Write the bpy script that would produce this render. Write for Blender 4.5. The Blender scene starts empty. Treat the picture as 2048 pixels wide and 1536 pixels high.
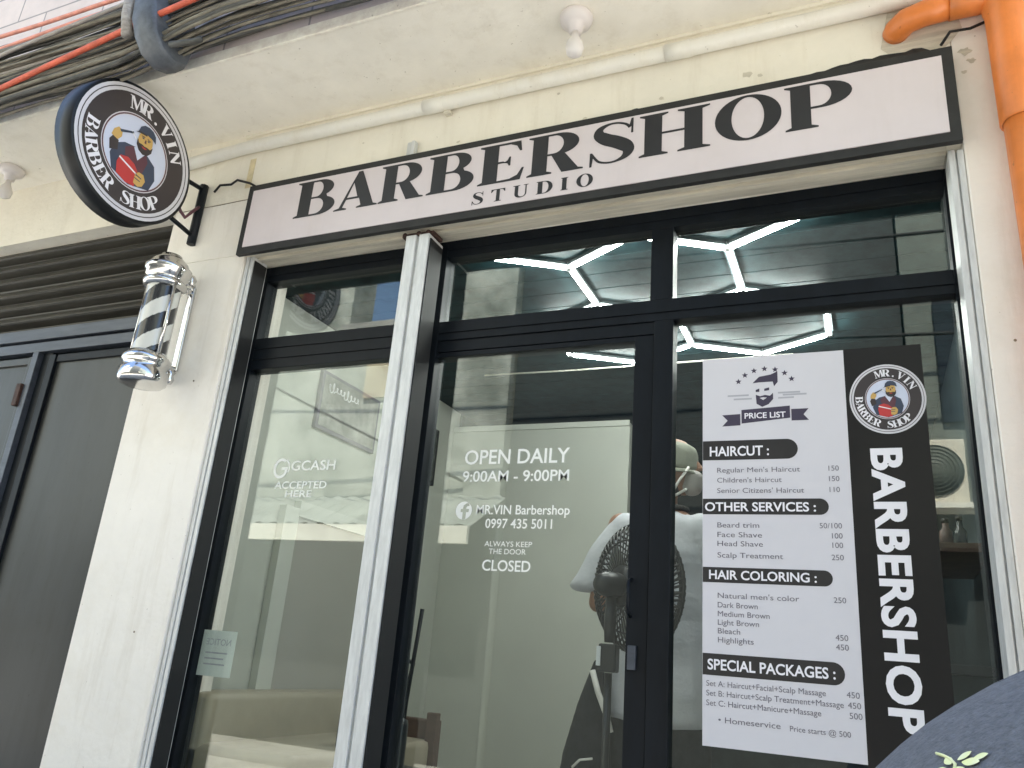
import bpy, bmesh, math, random
from mathutils import Vector, Matrix, Euler, noise
R = math.radians
PI = math.pi
random.seed(7)
scene = bpy.context.scene
COL = scene.collection

# ------------------------------------------------------------------ camera, sky, sun, exposure
cam_d = bpy.data.cameras.new("camera")
cam_d.sensor_width = 36.0
cam_d.lens = 27.955
cam_d.clip_start = 0.02
cam_d.clip_end = 2000
cam = bpy.data.objects.new("camera", cam_d)
COL.objects.link(cam)
cam.location = (0.0, -2.5, 1.35)
cam.rotation_euler = (R(109.031), R(-4.539), R(23.176))
scene.camera = cam

SUN_EL, SUN_AZ = 55.0, 14.0        # the sun stands behind the shop, so its front is in shade
world = bpy.data.worlds.new("World")
scene.world = world
world.use_nodes = True
wn = world.node_tree.nodes
sky = wn.new("ShaderNodeTexSky")
sky.sky_type = 'NISHITA'
sky.sun_disc = False
sky.sun_elevation = R(SUN_EL)
sky.sun_rotation = R(SUN_AZ)
wn["Background"].inputs["Strength"].default_value = 0.12
world.node_tree.links.new(sky.outputs[0], wn["Background"].inputs["Color"])

sun_d = bpy.data.lights.new("sun", 'SUN')
sun_d.energy = 4.5
sun_d.angle = R(0.5)
sun_d.color = (1.0, 0.95, 0.86)
sun = bpy.data.objects.new("sun", sun_d)
COL.objects.link(sun)
sd = Vector((math.sin(R(SUN_AZ)) * math.cos(R(SUN_EL)), math.cos(R(SUN_AZ)) * math.cos(R(SUN_EL)), math.sin(R(SUN_EL))))
sun.rotation_euler = sd.to_track_quat('Z', 'Y').to_euler()
sun.location = (0, 6, 14)

scene.view_settings.view_transform = 'Standard'
scene.view_settings.look = 'None'
scene.view_settings.exposure = 2.40
scene.view_settings.gamma = 1.0
scene.view_settings.use_curve_mapping = False
scene.cycles.use_denoising = True
scene.cycles.max_bounces = 12
scene.cycles.transparent_max_bounces = 24
scene.cycles.diffuse_bounces = 6
scene.cycles.sample_clamp_indirect = 20.0

# ------------------------------------------------------------------ materials
def mat(name, col, rough=0.6, metal=0.0, var=0.0, vscale=4.0, bump=0.0, bscale=40.0, spec=0.5, col2=None, stretch=None, coat=0.0, contrast=(0.35, 0.65), grime=0.0, speck=0.0):
    m = bpy.data.materials.new(name)
    m.use_nodes = True
    nt = m.node_tree
    b = nt.nodes["Principled BSDF"]
    b.inputs["Base Color"].default_value = (*col, 1)
    b.inputs["Roughness"].default_value = rough
    b.inputs["Metallic"].default_value = metal
    b.inputs["Specular IOR Level"].default_value = spec
    if coat: b.inputs["Coat Weight"].default_value = coat
    tc = nt.nodes.new("ShaderNodeTexCoord")
    src = tc.outputs["Object"]
    if stretch:
        mp = nt.nodes.new("ShaderNodeMapping")
        mp.inputs["Scale"].default_value = stretch
        nt.links.new(src, mp.inputs[0]); src = mp.outputs[0]
    if var > 0 or col2:
        n = nt.nodes.new("ShaderNodeTexNoise")
        n.inputs["Scale"].default_value = vscale
        n.inputs["Detail"].default_value = 8
        n.inputs["Roughness"].default_value = 0.65
        nt.links.new(src, n.inputs["Vector"])
        r = nt.nodes.new("ShaderNodeValToRGB")
        r.color_ramp.elements[0].position, r.color_ramp.elements[1].position = contrast
        if col2: ca, cb = col2, col
        else: ca, cb = tuple(c * (1 - var) for c in col), tuple(min(1, c * (1 + var * .5)) for c in col)
        r.color_ramp.elements[0].color = (*ca, 1)
        r.color_ramp.elements[1].color = (*cb, 1)
        nt.links.new(n.outputs["Fac"], r.inputs[0])
        nt.links.new(r.outputs[0], b.inputs["Base Color"])
    def mul(fac_socket, dark):
        bc = b.inputs["Base Color"]
        mx = nt.nodes.new("ShaderNodeMix"); mx.data_type = 'RGBA'; mx.blend_type = 'MULTIPLY'
        if bc.links: nt.links.new(bc.links[0].from_socket, mx.inputs[6])
        else: mx.inputs[6].default_value = (*col, 1)
        mx.inputs[7].default_value = (*dark, 1)
        nt.links.new(fac_socket, mx.inputs[0]); nt.links.new(mx.outputs[2], bc)
    def rampf(scale, lo, hi, vec, detail=6):
        n3 = nt.nodes.new("ShaderNodeTexNoise"); n3.inputs["Scale"].default_value = scale; n3.inputs["Detail"].default_value = detail; n3.inputs["Roughness"].default_value = .7
        nt.links.new(vec, n3.inputs["Vector"])
        r3 = nt.nodes.new("ShaderNodeMapRange"); r3.inputs["From Min"].default_value = lo; r3.inputs["From Max"].default_value = hi
        nt.links.new(n3.outputs["Fac"], r3.inputs["Value"]); return r3
    if grime > 0:      # rain streaks and smears
        m3 = nt.nodes.new("ShaderNodeMapping"); m3.inputs["Scale"].default_value = (1, 1, 0.12)
        nt.links.new(tc.outputs["Object"], m3.inputs[0])
        r3 = rampf(9, .52, .75, m3.outputs[0]); r3.inputs["To Max"].default_value = grime; mul(r3.outputs[0], (.62, .56, .46))
        r4 = rampf(2.3, .5, .72, tc.outputs["Object"]); r4.inputs["To Max"].default_value = grime * .7; mul(r4.outputs[0], (.78, .72, .60))
    if speck > 0:      # chips, fly spots and scuffs
        r5 = rampf(46, .715, .735, tc.outputs["Object"], 2); r5.inputs["To Max"].default_value = speck; mul(r5.outputs[0], (.36, .32, .26))
    if bump > 0:
        n2 = nt.nodes.new("ShaderNodeTexNoise")
        n2.inputs["Scale"].default_value = bscale
        n2.inputs["Detail"].default_value = 6
        nt.links.new(src, n2.inputs["Vector"])
        bp = nt.nodes.new("ShaderNodeBump")
        bp.inputs["Strength"].default_value = bump
        bp.inputs["Distance"].default_value = 0.01
        nt.links.new(n2.outputs["Fac"], bp.inputs["Height"])
        nt.links.new(bp.outputs[0], b.inputs["Normal"])
    return m

def emit_mat(name, col, strength):
    m = bpy.data.materials.new(name); m.use_nodes = True
    nt = m.node_tree; nt.nodes.clear()
    e = nt.nodes.new("ShaderNodeEmission"); o = nt.nodes.new("ShaderNodeOutputMaterial")
    e.inputs[0].default_value = (*col, 1); e.inputs[1].default_value = strength
    nt.links.new(e.outputs[0], o.inputs[0])
    return m

def glass_mat(name, tint, ior=1.52, boost=1.0):
    m = bpy.data.materials.new(name); m.use_nodes = True
    nt = m.node_tree; nt.nodes.clear()
    o = nt.nodes.new("ShaderNodeOutputMaterial")
    t = nt.nodes.new("ShaderNodeBsdfTransparent"); t.inputs[0].default_value = (*tint, 1)
    g = nt.nodes.new("ShaderNodeBsdfGlossy"); g.inputs["Roughness"].default_value = 0.0
    g.inputs["Color"].default_value = (0.97, 1.0, 0.97, 1)
    f = nt.nodes.new("ShaderNodeFresnel"); f.inputs["IOR"].default_value = ior
    ge = nt.nodes.new("ShaderNodeNewGeometry")      # same reflectance on both faces of the thin pane
    mr = nt.nodes.new("ShaderNodeMapRange")
    mr.inputs["To Min"].default_value = ior; mr.inputs["To Max"].default_value = 1.0 / ior
    nt.links.new(ge.outputs["Backfacing"], mr.inputs["Value"]); nt.links.new(mr.outputs[0], f.inputs["IOR"])
    mu = nt.nodes.new("ShaderNodeMath"); mu.operation = 'MULTIPLY'; mu.inputs[1].default_value = boost; mu.use_clamp = True
    mx = nt.nodes.new("ShaderNodeMixShader")
    nt.links.new(f.outputs[0], mu.inputs[0]); nt.links.new(mu.outputs[0], mx.inputs[0])
    nt.links.new(t.outputs[0], mx.inputs[1]); nt.links.new(g.outputs[0], mx.inputs[2])
    nt.links.new(mx.outputs[0], o.inputs[0])
    return m

M = {}
M['cream'] = mat("cream_paint", (0.83, 0.785, 0.675), 0.75, var=0.07, vscale=2.2, grime=.28, speck=.4, bump=0.35, bscale=30)
M['pillar'] = mat("cream_paint_whitened", (0.87, 0.825, 0.75), 0.7, var=0.06, vscale=1.8, grime=.36, speck=.5, bump=0.35, bscale=26)  # paler copy of the cream; the pillars' whiter lighting is put into the colour
M['soffit'] = mat("soffit_paint", (0.90, 0.86, 0.765), 0.8, speck=.4, grime=.25, var=0.07, vscale=2.5, bump=0.2, bscale=25)
M['lintel'] = mat("bare_render", (0.64, 0.59, 0.48), 0.85, var=0.25, vscale=6, bump=0.4, bscale=60, stretch=(0.4, 6, 6))
M['pvc'] = mat("white_pvc", (0.78, 0.755, 0.68), 0.4, grime=.35, speck=.4, var=0.05, vscale=9)
M['alu'] = mat("aluminium_post", (0.66, 0.67, 0.66), 0.45, 0.25, var=0.14, vscale=12, stretch=(5, 5, 0.8), bump=0.05)
M['black'] = mat("black_aluminium", (0.0055, 0.008, 0.0115), 0.45, 0.0, spec=0.22, var=0.25, vscale=8, stretch=(3, 3, .7))
M['blackpaint'] = mat("matt_black_paint", (0.02, 0.02, 0.019), 0.6, var=0.3, vscale=14)
M['gloss_black'] = mat("gloss_black", (0.008, 0.009, 0.010), 0.42, spec=.35)
M['rubber'] = mat("black_gasket", (0.01, 0.01, 0.01), 0.7)
M['tarp'] = mat("white_tarpaulin", (0.66, 0.595, 0.605), 0.36, var=0.05, vscale=1.6, bump=0.35, bscale=2.6, grime=.12)
M['poster'] = mat("white_poster_print", (0.66, 0.645, 0.68), 0.4, var=0.03, vscale=2, bump=0.22, bscale=3)
M['ink'] = mat("black_ink", (0.022, 0.022, 0.024), 0.45, var=0.2, vscale=3)
M['ink_grey'] = mat("grey_ink", (0.16, 0.15, 0.18), 0.5)
M['ink_faint'] = mat("faint_grey_ink", (0.42, 0.42, 0.46), 0.5)
M['ink_purple'] = mat("purple_ink", (0.05, 0.04, 0.07), 0.5)
M['banner'] = mat("black_banner_print", (0.013, 0.012, 0.012), 0.34, var=0.3, vscale=1.5, bump=0.25, bscale=3, spec=.35)
M['label'] = mat("dark_label_print", (0.028, 0.026, 0.026), 0.36, var=0.25, vscale=4)
M['white'] = mat("white_print", (0.84, 0.82, 0.86), 0.45)
M['decal'] = mat("white_vinyl_lettering", (0.86, 0.87, 0.84), 0.5)
M['shutter'] = mat("shutter_steel", (0.055, 0.051, 0.041), 0.42, 0.35, var=0.35, vscale=5, stretch=(0.5, 8, 8))
M['gatebar'] = mat("steel_rail", (0.07, 0.08, 0.10), 0.38, 0.3, var=0.25, vscale=6, stretch=(.6, 5, 5))
M['gate'] = mat("gate_sheet_steel", (0.042, 0.044, 0.043), 0.34, 0.3, var=0.22, vscale=1.1, stretch=(2.5, 2.5, 0.5), grime=.6, speck=.5, bump=.12, bscale=3.0)
M['hinge'] = mat("rusty_hinge", (0.06, 0.028, 0.02), 0.7, var=0.5, vscale=30)
M['orange'] = mat("orange_pvc", (0.80, 0.24, 0.055), 0.36, var=0.16, vscale=5, grime=.5, speck=.5)
M['fascia'] = mat("pinkish_parapet_paint", (0.74, 0.67, 0.655), 0.8, var=0.16, vscale=6, bump=0.5, bscale=35)
M['cable'] = mat("dusty_cable", (0.20, 0.18, 0.14), 0.75, var=0.5, vscale=9, stretch=(1, 6, 6))
M['cable2'] = mat("dark_cable", (0.075, 0.073, 0.065), 0.7, var=0.5, vscale=9, stretch=(1, 6, 6))
M['cable3'] = mat("pale_cable", (0.36, 0.33, 0.30), 0.7, var=0.35, vscale=9, stretch=(1, 6, 6))
M['redcable'] = mat("orange_red_conduit", (0.66, 0.13, 0.07), 0.6, var=0.3, vscale=14)
M['pinkcable'] = mat("faded_orange_conduit", (0.74, 0.30, 0.22), 0.6, var=0.25, vscale=14)
M['sleeve'] = mat("grey_splice_plastic", (0.10, 0.11, 0.125), 0.5, var=0.4, vscale=16)
M['chrome'] = mat("chrome", (0.66, 0.65, 0.64), 0.14, 1.0)
M['stripe_d'] = mat("dark_stripe", (0.02, 0.021, 0.024), 0.2, coat=0.5)
M['stripe_w'] = mat("white_stripe", (0.62, 0.62, 0.58), 0.25, coat=0.5)
M['bulb'] = mat("frosted_bulb", (0.74, 0.70, 0.67), 0.3)
M['ceramic'] = mat("lamp_base", (0.72, 0.67, 0.65), 0.35)
M['tile'] = mat("interior_white_wall", (0.46, 0.475, 0.425), 0.55, var=0.05, vscale=2)
M['trim'] = mat("interior_trim", (0.52, 0.535, 0.485), 0.5)
M['taupe'] = mat("interior_door_panel", (0.36, 0.352, 0.32), 0.5, var=0.05, vscale=1.5)
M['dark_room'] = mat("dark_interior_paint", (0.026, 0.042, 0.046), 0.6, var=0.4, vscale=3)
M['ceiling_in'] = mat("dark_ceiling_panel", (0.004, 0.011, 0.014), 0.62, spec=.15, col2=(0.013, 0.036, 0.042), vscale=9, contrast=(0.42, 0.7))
M['led'] = emit_mat("led_tube", (0.97, 1.0, 0.97), 28.0)
M['wood'] = mat("brown_board", (0.10, 0.06, 0.045), 0.6, var=0.3, vscale=8)
M['sofa'] = mat("beige_leatherette", (0.36, 0.32, 0.24), 0.45, var=0.12, vscale=3, bump=0.15, bscale=12)
M['shirt'] = mat("white_cotton", (0.60, 0.615, 0.66), 0.9, var=0.08, vscale=7, bump=0.3, bscale=60)
M['pants'] = mat("black_cotton", (0.018, 0.02, 0.024), 0.85, var=0.4, vscale=20, bump=0.2, bscale=50)
M['skin'] = mat("brown_skin", (0.30, 0.15, 0.09), 0.5, var=0.1, vscale=12)
M['cap'] = mat("olive_grey_cap", (0.24, 0.25, 0.20), 0.9, var=0.12, vscale=15, bump=0.2, bscale=80)
M['hair'] = mat("black_hair", (0.012, 0.010, 0.009), 0.6, bump=0.5, bscale=120)
M['mask'] = mat("grey_face_mask", (0.40, 0.38, 0.36), 0.8)
M['strap'] = mat("white_strap", (0.8, 0.78, 0.74), 0.8)
M['fanplastic'] = mat("black_fan_plastic", (0.015, 0.016, 0.018), 0.35)
M['fanblade'] = mat("grey_fan_blade", (0.20, 0.22, 0.21), 0.35)
M['white_plastic'] = mat("white_plastic", (0.72, 0.74, 0.76), 0.35)
M['helmet'] = mat("blue_grey_matt_shell", (0.115, 0.135, 0.175), 0.62, var=0.16, vscale=130, bump=0.08, bscale=300)
M['capcloth'] = mat('blue_grey_cap_cloth', (0.165, 0.175, 0.19), 0.9, var=0.22, vscale=420, bump=0.5, bscale=900, spec=.2)
M['neon'] = mat("pale_yellow_green_print", (0.74, 0.78, 0.22), 0.5, col2=(0.84, 0.86, 0.62), vscale=60)
M['asphalt'] = mat("worn_concrete_road", (0.50, 0.48, 0.43), 0.9, var=0.3, vscale=3, bump=0.5, bscale=90)
M['concrete'] = mat("concrete", (0.36, 0.35, 0.32), 0.85, var=0.2, vscale=2, bump=0.4, bscale=40)
M['floor_tile'] = mat("floor_tile", (0.48, 0.47, 0.43), 0.3, var=0.06, vscale=4)
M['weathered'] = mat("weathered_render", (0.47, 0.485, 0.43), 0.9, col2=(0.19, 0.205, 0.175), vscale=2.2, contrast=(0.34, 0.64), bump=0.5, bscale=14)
M['ochre'] = mat("stained_cream_render", (0.58, 0.50, 0.34), 0.9, col2=(0.34, 0.26, 0.18), vscale=1.6, bump=0.3, bscale=14)
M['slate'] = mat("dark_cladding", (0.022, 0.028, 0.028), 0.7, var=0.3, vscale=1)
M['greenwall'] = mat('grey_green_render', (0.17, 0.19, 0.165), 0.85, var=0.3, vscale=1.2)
M['dimwall'] = mat('dimmed_wall_colour', (0.035, 0.038, 0.036), 0.85, var=0.1, vscale=.8)  # colour darkened to stand in for shade and keep reflections dim
M['glassdark'] = mat("dark_window", (0.02, 0.025, 0.025), 0.1)
M['awning'] = mat("weathered_roof_sheet", (0.30, 0.32, 0.29), 0.6, var=0.3, vscale=1.4)
M['awn_edge'] = mat("white_gutter_paint", (0.88, 0.85, 0.74), 0.6, var=0.15, vscale=4)
M['ac'] = mat("beige_unit_casing", (0.74, 0.69, 0.55), 0.5, var=0.1, vscale=5)
M['grille'] = mat("dark_grille", (0.11, 0.125, 0.10), 0.6)
M['logo_blue'] = mat("pale_blue_print", (0.62, 0.66, 0.80), 0.4)
M['navy'] = mat("navy_print", (0.045, 0.06, 0.10), 0.4)
M['maroon'] = mat("maroon_print", (0.11, 0.04, 0.055), 0.4)
M['redprint'] = mat("red_print", (0.52, 0.045, 0.045), 0.4)
M['tanprint'] = mat("tan_print", (0.60, 0.38, 0.12), 0.4)
M['brownprint'] = mat("dark_brown_print", (0.045, 0.036, 0.038), 0.35)
M['picture'] = mat("faded_picture_print", (0.34, 0.34, 0.31), 0.4, col2=(0.18, 0.18, 0.17), vscale=7)
M['chair'] = mat("dark_vinyl", (0.02, 0.024, 0.027), 0.4)
M['paper'] = mat("white_paper", (0.68, 0.72, 0.68), 0.8)
M['redstuff'] = mat("red_plastic", (0.30, 0.02, 0.025), 0.4)
M['edge'] = mat('pinkish_edge_paint', (0.97, 0.88, 0.77), 0.8, var=0.22, vscale=9, speck=.5, bump=0.5, bscale=40)
M['tape'] = mat('old_yellow_tape', (0.70, 0.60, 0.38), 0.6, var=.2, vscale=20)
M['stain'] = mat("dark_stain", (0.25, 0.20, 0.14), 0.9, var=.4, vscale=20)
G_T = 0.90
M['glass'] = glass_mat("tinted_glass", (0.925, 0.943, 0.925), 1.62, 1.0)

# ------------------------------------------------------------------ helpers
ORG = {}
def thing(name, label, cat, loc=(0, 0, 0), group=None, kind=None):
    o = bpy.data.objects.new(name, None)
    o.empty_display_size = 0.1
    COL.objects.link(o)
    o.location = loc
    ORG[o.name] = Vector(loc)
    tag(o, label, cat, group, kind)
    return o

def tag(o, label=None, cat=None, group=None, kind=None):
    if label: o['label'] = label
    if cat: o['category'] = cat
    if group: o['group'] = group
    if kind: o['kind'] = kind
    return o

def root_of(p):
    while p.parent: p = p.parent
    return p

def obj(name, bm, m, parent=None, smooth=False, label=None, keep=False):
    """link a bmesh (world coordinates) as ONE mesh object under its parent"""
    me = bpy.data.meshes.new(name)
    if parent is not None:
        off = ORG[root_of(parent).name]
        bmesh.ops.translate(bm, vec=-off, verts=bm.verts)
    bmesh.ops.recalc_face_normals(bm, faces=bm.faces) if not keep else None
    bm.to_mesh(me); bm.free()
    ms = m if isinstance(m, (list, tuple)) else [m]
    for k in ms: me.materials.append(k)
    if smooth:
        for p in me.polygons: p.use_smooth = True
    o = bpy.data.objects.new(name, me)
    COL.objects.link(o)
    if parent is not None: o.parent = parent
    if label: o['label'] = label
    return o

def top(name, bm, m, label, cat, group=None, kind=None, smooth=False):
    """a thing that is one mesh; origin moved to its base"""
    xs = [v.co.x for v in bm.verts]; ys = [v.co.y for v in bm.verts]; zs = [v.co.z for v in bm.verts]
    base = Vector(((min(xs) + max(xs)) / 2, (min(ys) + max(ys)) / 2, min(zs)))
    bmesh.ops.translate(bm, vec=-base, verts=bm.verts)
    o = obj(name, bm, m, None, smooth)
    o.location = base
    ORG[o.name] = base
    return tag(o, label, cat, group, kind)

def NB(): return bmesh.new()

def box(bm, x0, x1, y0, y1, z0, z1, mi=0, bev=0.0):
    vs = [bm.verts.new(p) for p in ((x0, y0, z0), (x1, y0, z0), (x1, y1, z0), (x0, y1, z0), (x0, y0, z1), (x1, y0, z1), (x1, y1, z1), (x0, y1, z1))]
    fs = [bm.faces.new([vs[i] for i in f]) for f in ((3, 2, 1, 0), (4, 5, 6, 7), (0, 1, 5, 4), (1, 2, 6, 5), (2, 3, 7, 6), (3, 0, 4, 7))]
    for f in fs: f.material_index = mi
    if bev > 0:
        es = list({e for f in fs for e in f.edges})
        r = bmesh.ops.bevel(bm, geom=es, offset=bev, segments=2, profile=0.6, affect='EDGES')
        for f in r['faces']: f.material_index = mi
    return fs

def frame_of(d):
    d = Vector(d).normalized()
    a = Vector((0, 0, 1)) if abs(d.z) < 0.9 else Vector((1, 0, 0))
    u = d.cross(a).normalized()
    return u, d.cross(u).normalized()

def tube(bm, pts, r, n=10, mi=0, caps=True, closed=False):
    pts = [Vector(p) for p in pts]
    N = len(pts)
    rs = r if isinstance(r, (list, tuple)) else [r] * N
    rings = []
    u = None
    for i, p in enumerate(pts):
        if closed: d = pts[(i + 1) % N] - pts[i - 1]
        elif i == 0: d = pts[1] - pts[0]
        elif i == N - 1: d = pts[-1] - pts[-2]
        else: d = (pts[i + 1] - p).normalized() + (p - pts[i - 1]).normalized()
        d.normalize()
        if u is None: u, v = frame_of(d)
        else:
            u = (u - d * u.dot(d)).normalized(); v = d.cross(u).normalized()
        rings.append([bm.verts.new(p + (u * math.cos(2 * PI * k / n) + v * math.sin(2 * PI * k / n)) * rs[i]) for k in range(n)])
    rng = range(N) if closed else range(N - 1)
    for i in rng:
        a, b = rings[i], rings[(i + 1) % N]
        for k in range(n):
            f = bm.faces.new((a[k], a[(k + 1) % n], b[(k + 1) % n], b[k])); f.material_index = mi; f.smooth = True
    if caps and not closed:
        bm.faces.new(rings[0][::-1]).material_index = mi
        bm.faces.new(rings[-1]).material_index = mi

def lathe(bm, prof, org, axis=(0, 0, 1), n=28, mi=0):
    """prof: list of (radius, height) turned about the axis through org"""
    org = Vector(org); d = Vector(axis).normalized(); u, v = frame_of(d)
    rings = []
    for r, h in prof:
        c = org + d * h
        if r < 1e-5: rings.append([bm.verts.new(c)])
        else: rings.append([bm.verts.new(c + (u * math.cos(2 * PI * k / n) + v * math.sin(2 * PI * k / n)) * r) for k in range(n)])
    for a, b in zip(rings, rings[1:]):
        for k in range(n):
            k2 = (k + 1) % n
            if len(a) == 1 and len(b) == 1: break
            if len(a) == 1: f = bm.faces.new((a[0], b[k2], b[k]))
            elif len(b) == 1: f = bm.faces.new((a[k], a[k2], b[0]))
            else: f = bm.faces.new((a[k], a[k2], b[k2], b[k]))
            f.material_index = mi; f.smooth = True

def sphere(bm, c, r, sub=2, scale=(1, 1, 1), rot=None):
    mt = Matrix.Translation(c) @ (rot.to_matrix().to_4x4() if rot else Matrix()) @ Matrix.Diagonal((r * scale[0], r * scale[1], r * scale[2], 1))
    return bmesh.ops.create_icosphere(bm, subdivisions=sub, radius=1, matrix=mt)

# flat shapes: closed outlines (with holes) filled through a 2D curve, in (u, v); put() lays them on a plane
def curve_polys(loops):
    cu = bpy.data.curves.new("outline", 'CURVE'); cu.dimensions = '2D'; cu.fill_mode = 'FRONT'
    for lp in loops:
        s = cu.splines.new('POLY'); s.points.add(len(lp) - 1); s.use_cyclic_u = True
        for p, q in zip(s.points, lp): p.co = (q[0], q[1], 0, 1)
    return _eval_flat(cu)

def _eval_flat(data):
    o = bpy.data.objects.new("outline", data)
    COL.objects.link(o)
    dg = bpy.context.evaluated_depsgraph_get(); dg.update()
    me = bpy.data.meshes.new_from_object(o.evaluated_get(dg))
    vs = [(v.co.x, v.co.y) for v in me.vertices]; fs = [tuple(p.vertices) for p in me.polygons]
    bpy.data.objects.remove(o); bpy.data.meshes.remove(me)
    if isinstance(data, bpy.types.TextCurve): bpy.data.curves.remove(data)
    else: bpy.data.curves.remove(data)
    return vs, fs

_tc = {}
def text_flat(s, bold=0.0, spacing=1.0):
    k = (s, bold, spacing)
    if k not in _tc:
        cu = bpy.data.curves.new("lettering", 'FONT'); cu.body = s; cu.size = 1.0
        cu.offset = bold; cu.space_character = spacing; cu.fill_mode = 'FRONT'; cu.resolution_u = 4
        vs, fs = _eval_flat(cu)
        x0 = min(v[0] for v in vs); y0 = min(v[1] for v in vs)
        _tc[k] = ([(v[0] - x0, v[1]) for v in vs], fs)
    return _tc[k]

def put(bm, flat, fn, mi=0):
    vs, fs = flat
    bv = [bm.verts.new(fn(u, v)) for u, v in vs]
    for f in fs:
        try: bm.faces.new([bv[i] for i in f]).material_index = mi
        except ValueError: pass

def extent(flat):
    xs = [v[0] for v in flat[0]]; ys = [v[1] for v in flat[0]]
    return min(xs), max(xs), min(ys), max(ys)

def write(bm, s, y, x0, z0, w=None, h=None, x1=None, bold=0.0, spacing=1.0, align='L', mi=0, mirror=False):
    """text on a wall plane facing the street: left end x0, baseline z0, fitted to width w or cap height h"""
    fl = text_flat(s, bold, spacing)
    a, b, c, d = extent(fl)
    capw = b - a
    cap = 0.73
    if w is not None and h is not None: sx, sz = w / capw, h / cap
    elif w is not None: sx = sz = w / capw
    else: sx = sz = h / cap
    W = capw * sx
    if align == 'C': x0 = x0 - W / 2
    if align == 'R': x0 = x0 - W
    if mirror: put(bm, fl, lambda u, v: (x0 + W - u * sx, y, z0 + v * sz), mi)
    else: put(bm, fl, lambda u, v: (x0 + u * sx, y, z0 + v * sz), mi)

def plane_poly(bm, pts, y, mi=0):
    f = bm.faces.new([bm.verts.new((p[0], y, p[1])) for p in pts]); f.material_index = mi

def ell(cx, cz, rx, rz, n=32, a0=0.0):
    return [(cx + rx * math.cos(a0 + 2 * PI * k / n), cz + rz * math.sin(a0 + 2 * PI * k / n)) for k in range(n)]

def lin(p, q, n): return [tuple(p[i] + (q[i] - p[i]) * k / n for i in range(len(p))) for k in range(n)]

# serif capitals, cap height 1 (outline, holes)
def arc(cx, cy, rx, ry, a0, a1, n=14):
    return [(cx + rx * math.cos(R(a0 + (a1 - a0) * k / n)), cy + ry * math.sin(R(a0 + (a1 - a0) * k / n))) for k in range(n + 1)]
SF = 0.035
def stem_l(x0, w, s=0.10):     # left side of a stem from top-left round to bottom-left (downwards)
    return [(x0 - s, 1), (x0 - s, 1 - SF), (x0, 1 - 0.075), (x0, 0.075), (x0 - s, SF), (x0 - s, 0)]
GLY = {}
def g_H():
    L = [(0, 0), (.46, 0), (.46, SF), (.365, .075), (.365, .485), (.715, .485), (.715, .075), (.61, SF), (.61, 0), (1.11, 0), (1.11, SF), (.995, .075), (.995, .925), (1.11, 1 - SF), (1.11, 1), (.61, 1), (.61, 1 - SF), (.715, .925), (.715, .535), (.365, .535), (.365, .925), (.46, 1 - SF), (.46, 1), (0, 1), (0, 1 - SF), (.085, .925), (.085, .075), (0, SF)]
    return [L]
def g_I():
    return [[(0, 0), (.46, 0), (.46, SF), (.365, .075), (.365, .925), (.46, 1 - SF), (.46, 1), (0, 1), (0, 1 - SF), (.085, .925), (.085, .075), (0, SF)]]
def g_E():
    return [[(0, 0), (.80, 0), (.86, .30), (.82, .30), (.74, .13), (.60, .06), (.365, .05), (.365, .485), (.46, .49), (.54, .54), (.57, .63), (.60, .63), (.60, .40), (.57, .40), (.54, .47), (.46, .535), (.365, .535), (.365, .95), (.58, .945), (.70, .88), (.76, .74), (.80, .74), (.77, 1), (0, 1), (0, 1 - SF), (.085, .925), (.085, .075), (0, SF)]]
def g_P():
    o = [(0, 0), (.46, 0), (.46, SF), (.365, .075), (.365, .42)] + [(.52, .42)] + arc(.52, .71, .42, .29, -90, 90) + [(0, 1), (0, 1 - SF), (.085, .925), (.085, .075), (0, SF)]
    h = [(.365, .47), (.48, .47)] + arc(.48, .71, .175, .24, -90, 90) + [(.365, .95)]
    return [o, h]
def g_R():
    o = [(0, 0), (.46, 0), (.46, SF), (.365, .075), (.365, .45), (.44, .45), (.64, 0), (1.02, 0), (1.02, SF), (.93, .06), (.68, .475)] + arc(.55, .725, .38, .275, -68, 90) + [(0, 1), (0, 1 - SF), (.085, .925), (.085, .075), (0, SF)]
    h = [(.365, .50), (.48, .50)] + arc(.48, .725, .17, .225, -90, 90) + [(.365, .95)]
    return [o, h]
def g_B():
    o = [(0, 0), (.56, 0)] + arc(.56, .26, .38, .26, -90, 62) + arc(.53, .76, .33, .24, -56, 90) + [(0, 1), (0, 1 - SF), (.085, .925), (.085, .075), (0, SF)]
    h1 = [(.365, .05), (.50, .05)] + arc(.50, .265, .175, .215, -90, 90) + [(.365, .48)]
    h2 = [(.365, .53), (.48, .53)] + arc(.48, .74, .135, .21, -90, 90) + [(.365, .95)]
    return [o, h1, h2]
def g_D():
    o = [(0, 0), (.50, 0)] + arc(.50, .5, .46, .5, -90, 90) + [(0, 1), (0, 1 - SF), (.085, .925), (.085, .075), (0, SF)]
    h = [(.365, .05), (.47, .05)] + arc(.47, .5, .25, .45, -90, 90) + [(.365, .95)]
    return [o, h]
def g_O():
    return [ell(.50, .50, .50, .52, 44), ell(.50, .50, .245, .47, 40)]
def g_A():
    o = [(0, 0), (.32, 0), (.32, SF), (.215, .07), (.285, .27), (.60, .27), (.66, .07), (.56, SF), (.56, 0), (1.06, 0), (1.06, SF), (.96, .07), (.60, 1.02), (.50, 1.02), (.13, .07), (0, SF)]
    h = [(.30, .325), (.55, .325), (.425, .72)]
    return [o, h]
def g_T():
    return [[(.26, 0), (.70, 0), (.70, SF), (.59, .075), (.59, .95), (.76, .93), (.88, .74), (.92, .74), (.91, 1), (.05, 1), (.04, .74), (.08, .74), (.20, .93), (.37, .95), (.37, .075), (.26, SF)]]
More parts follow.
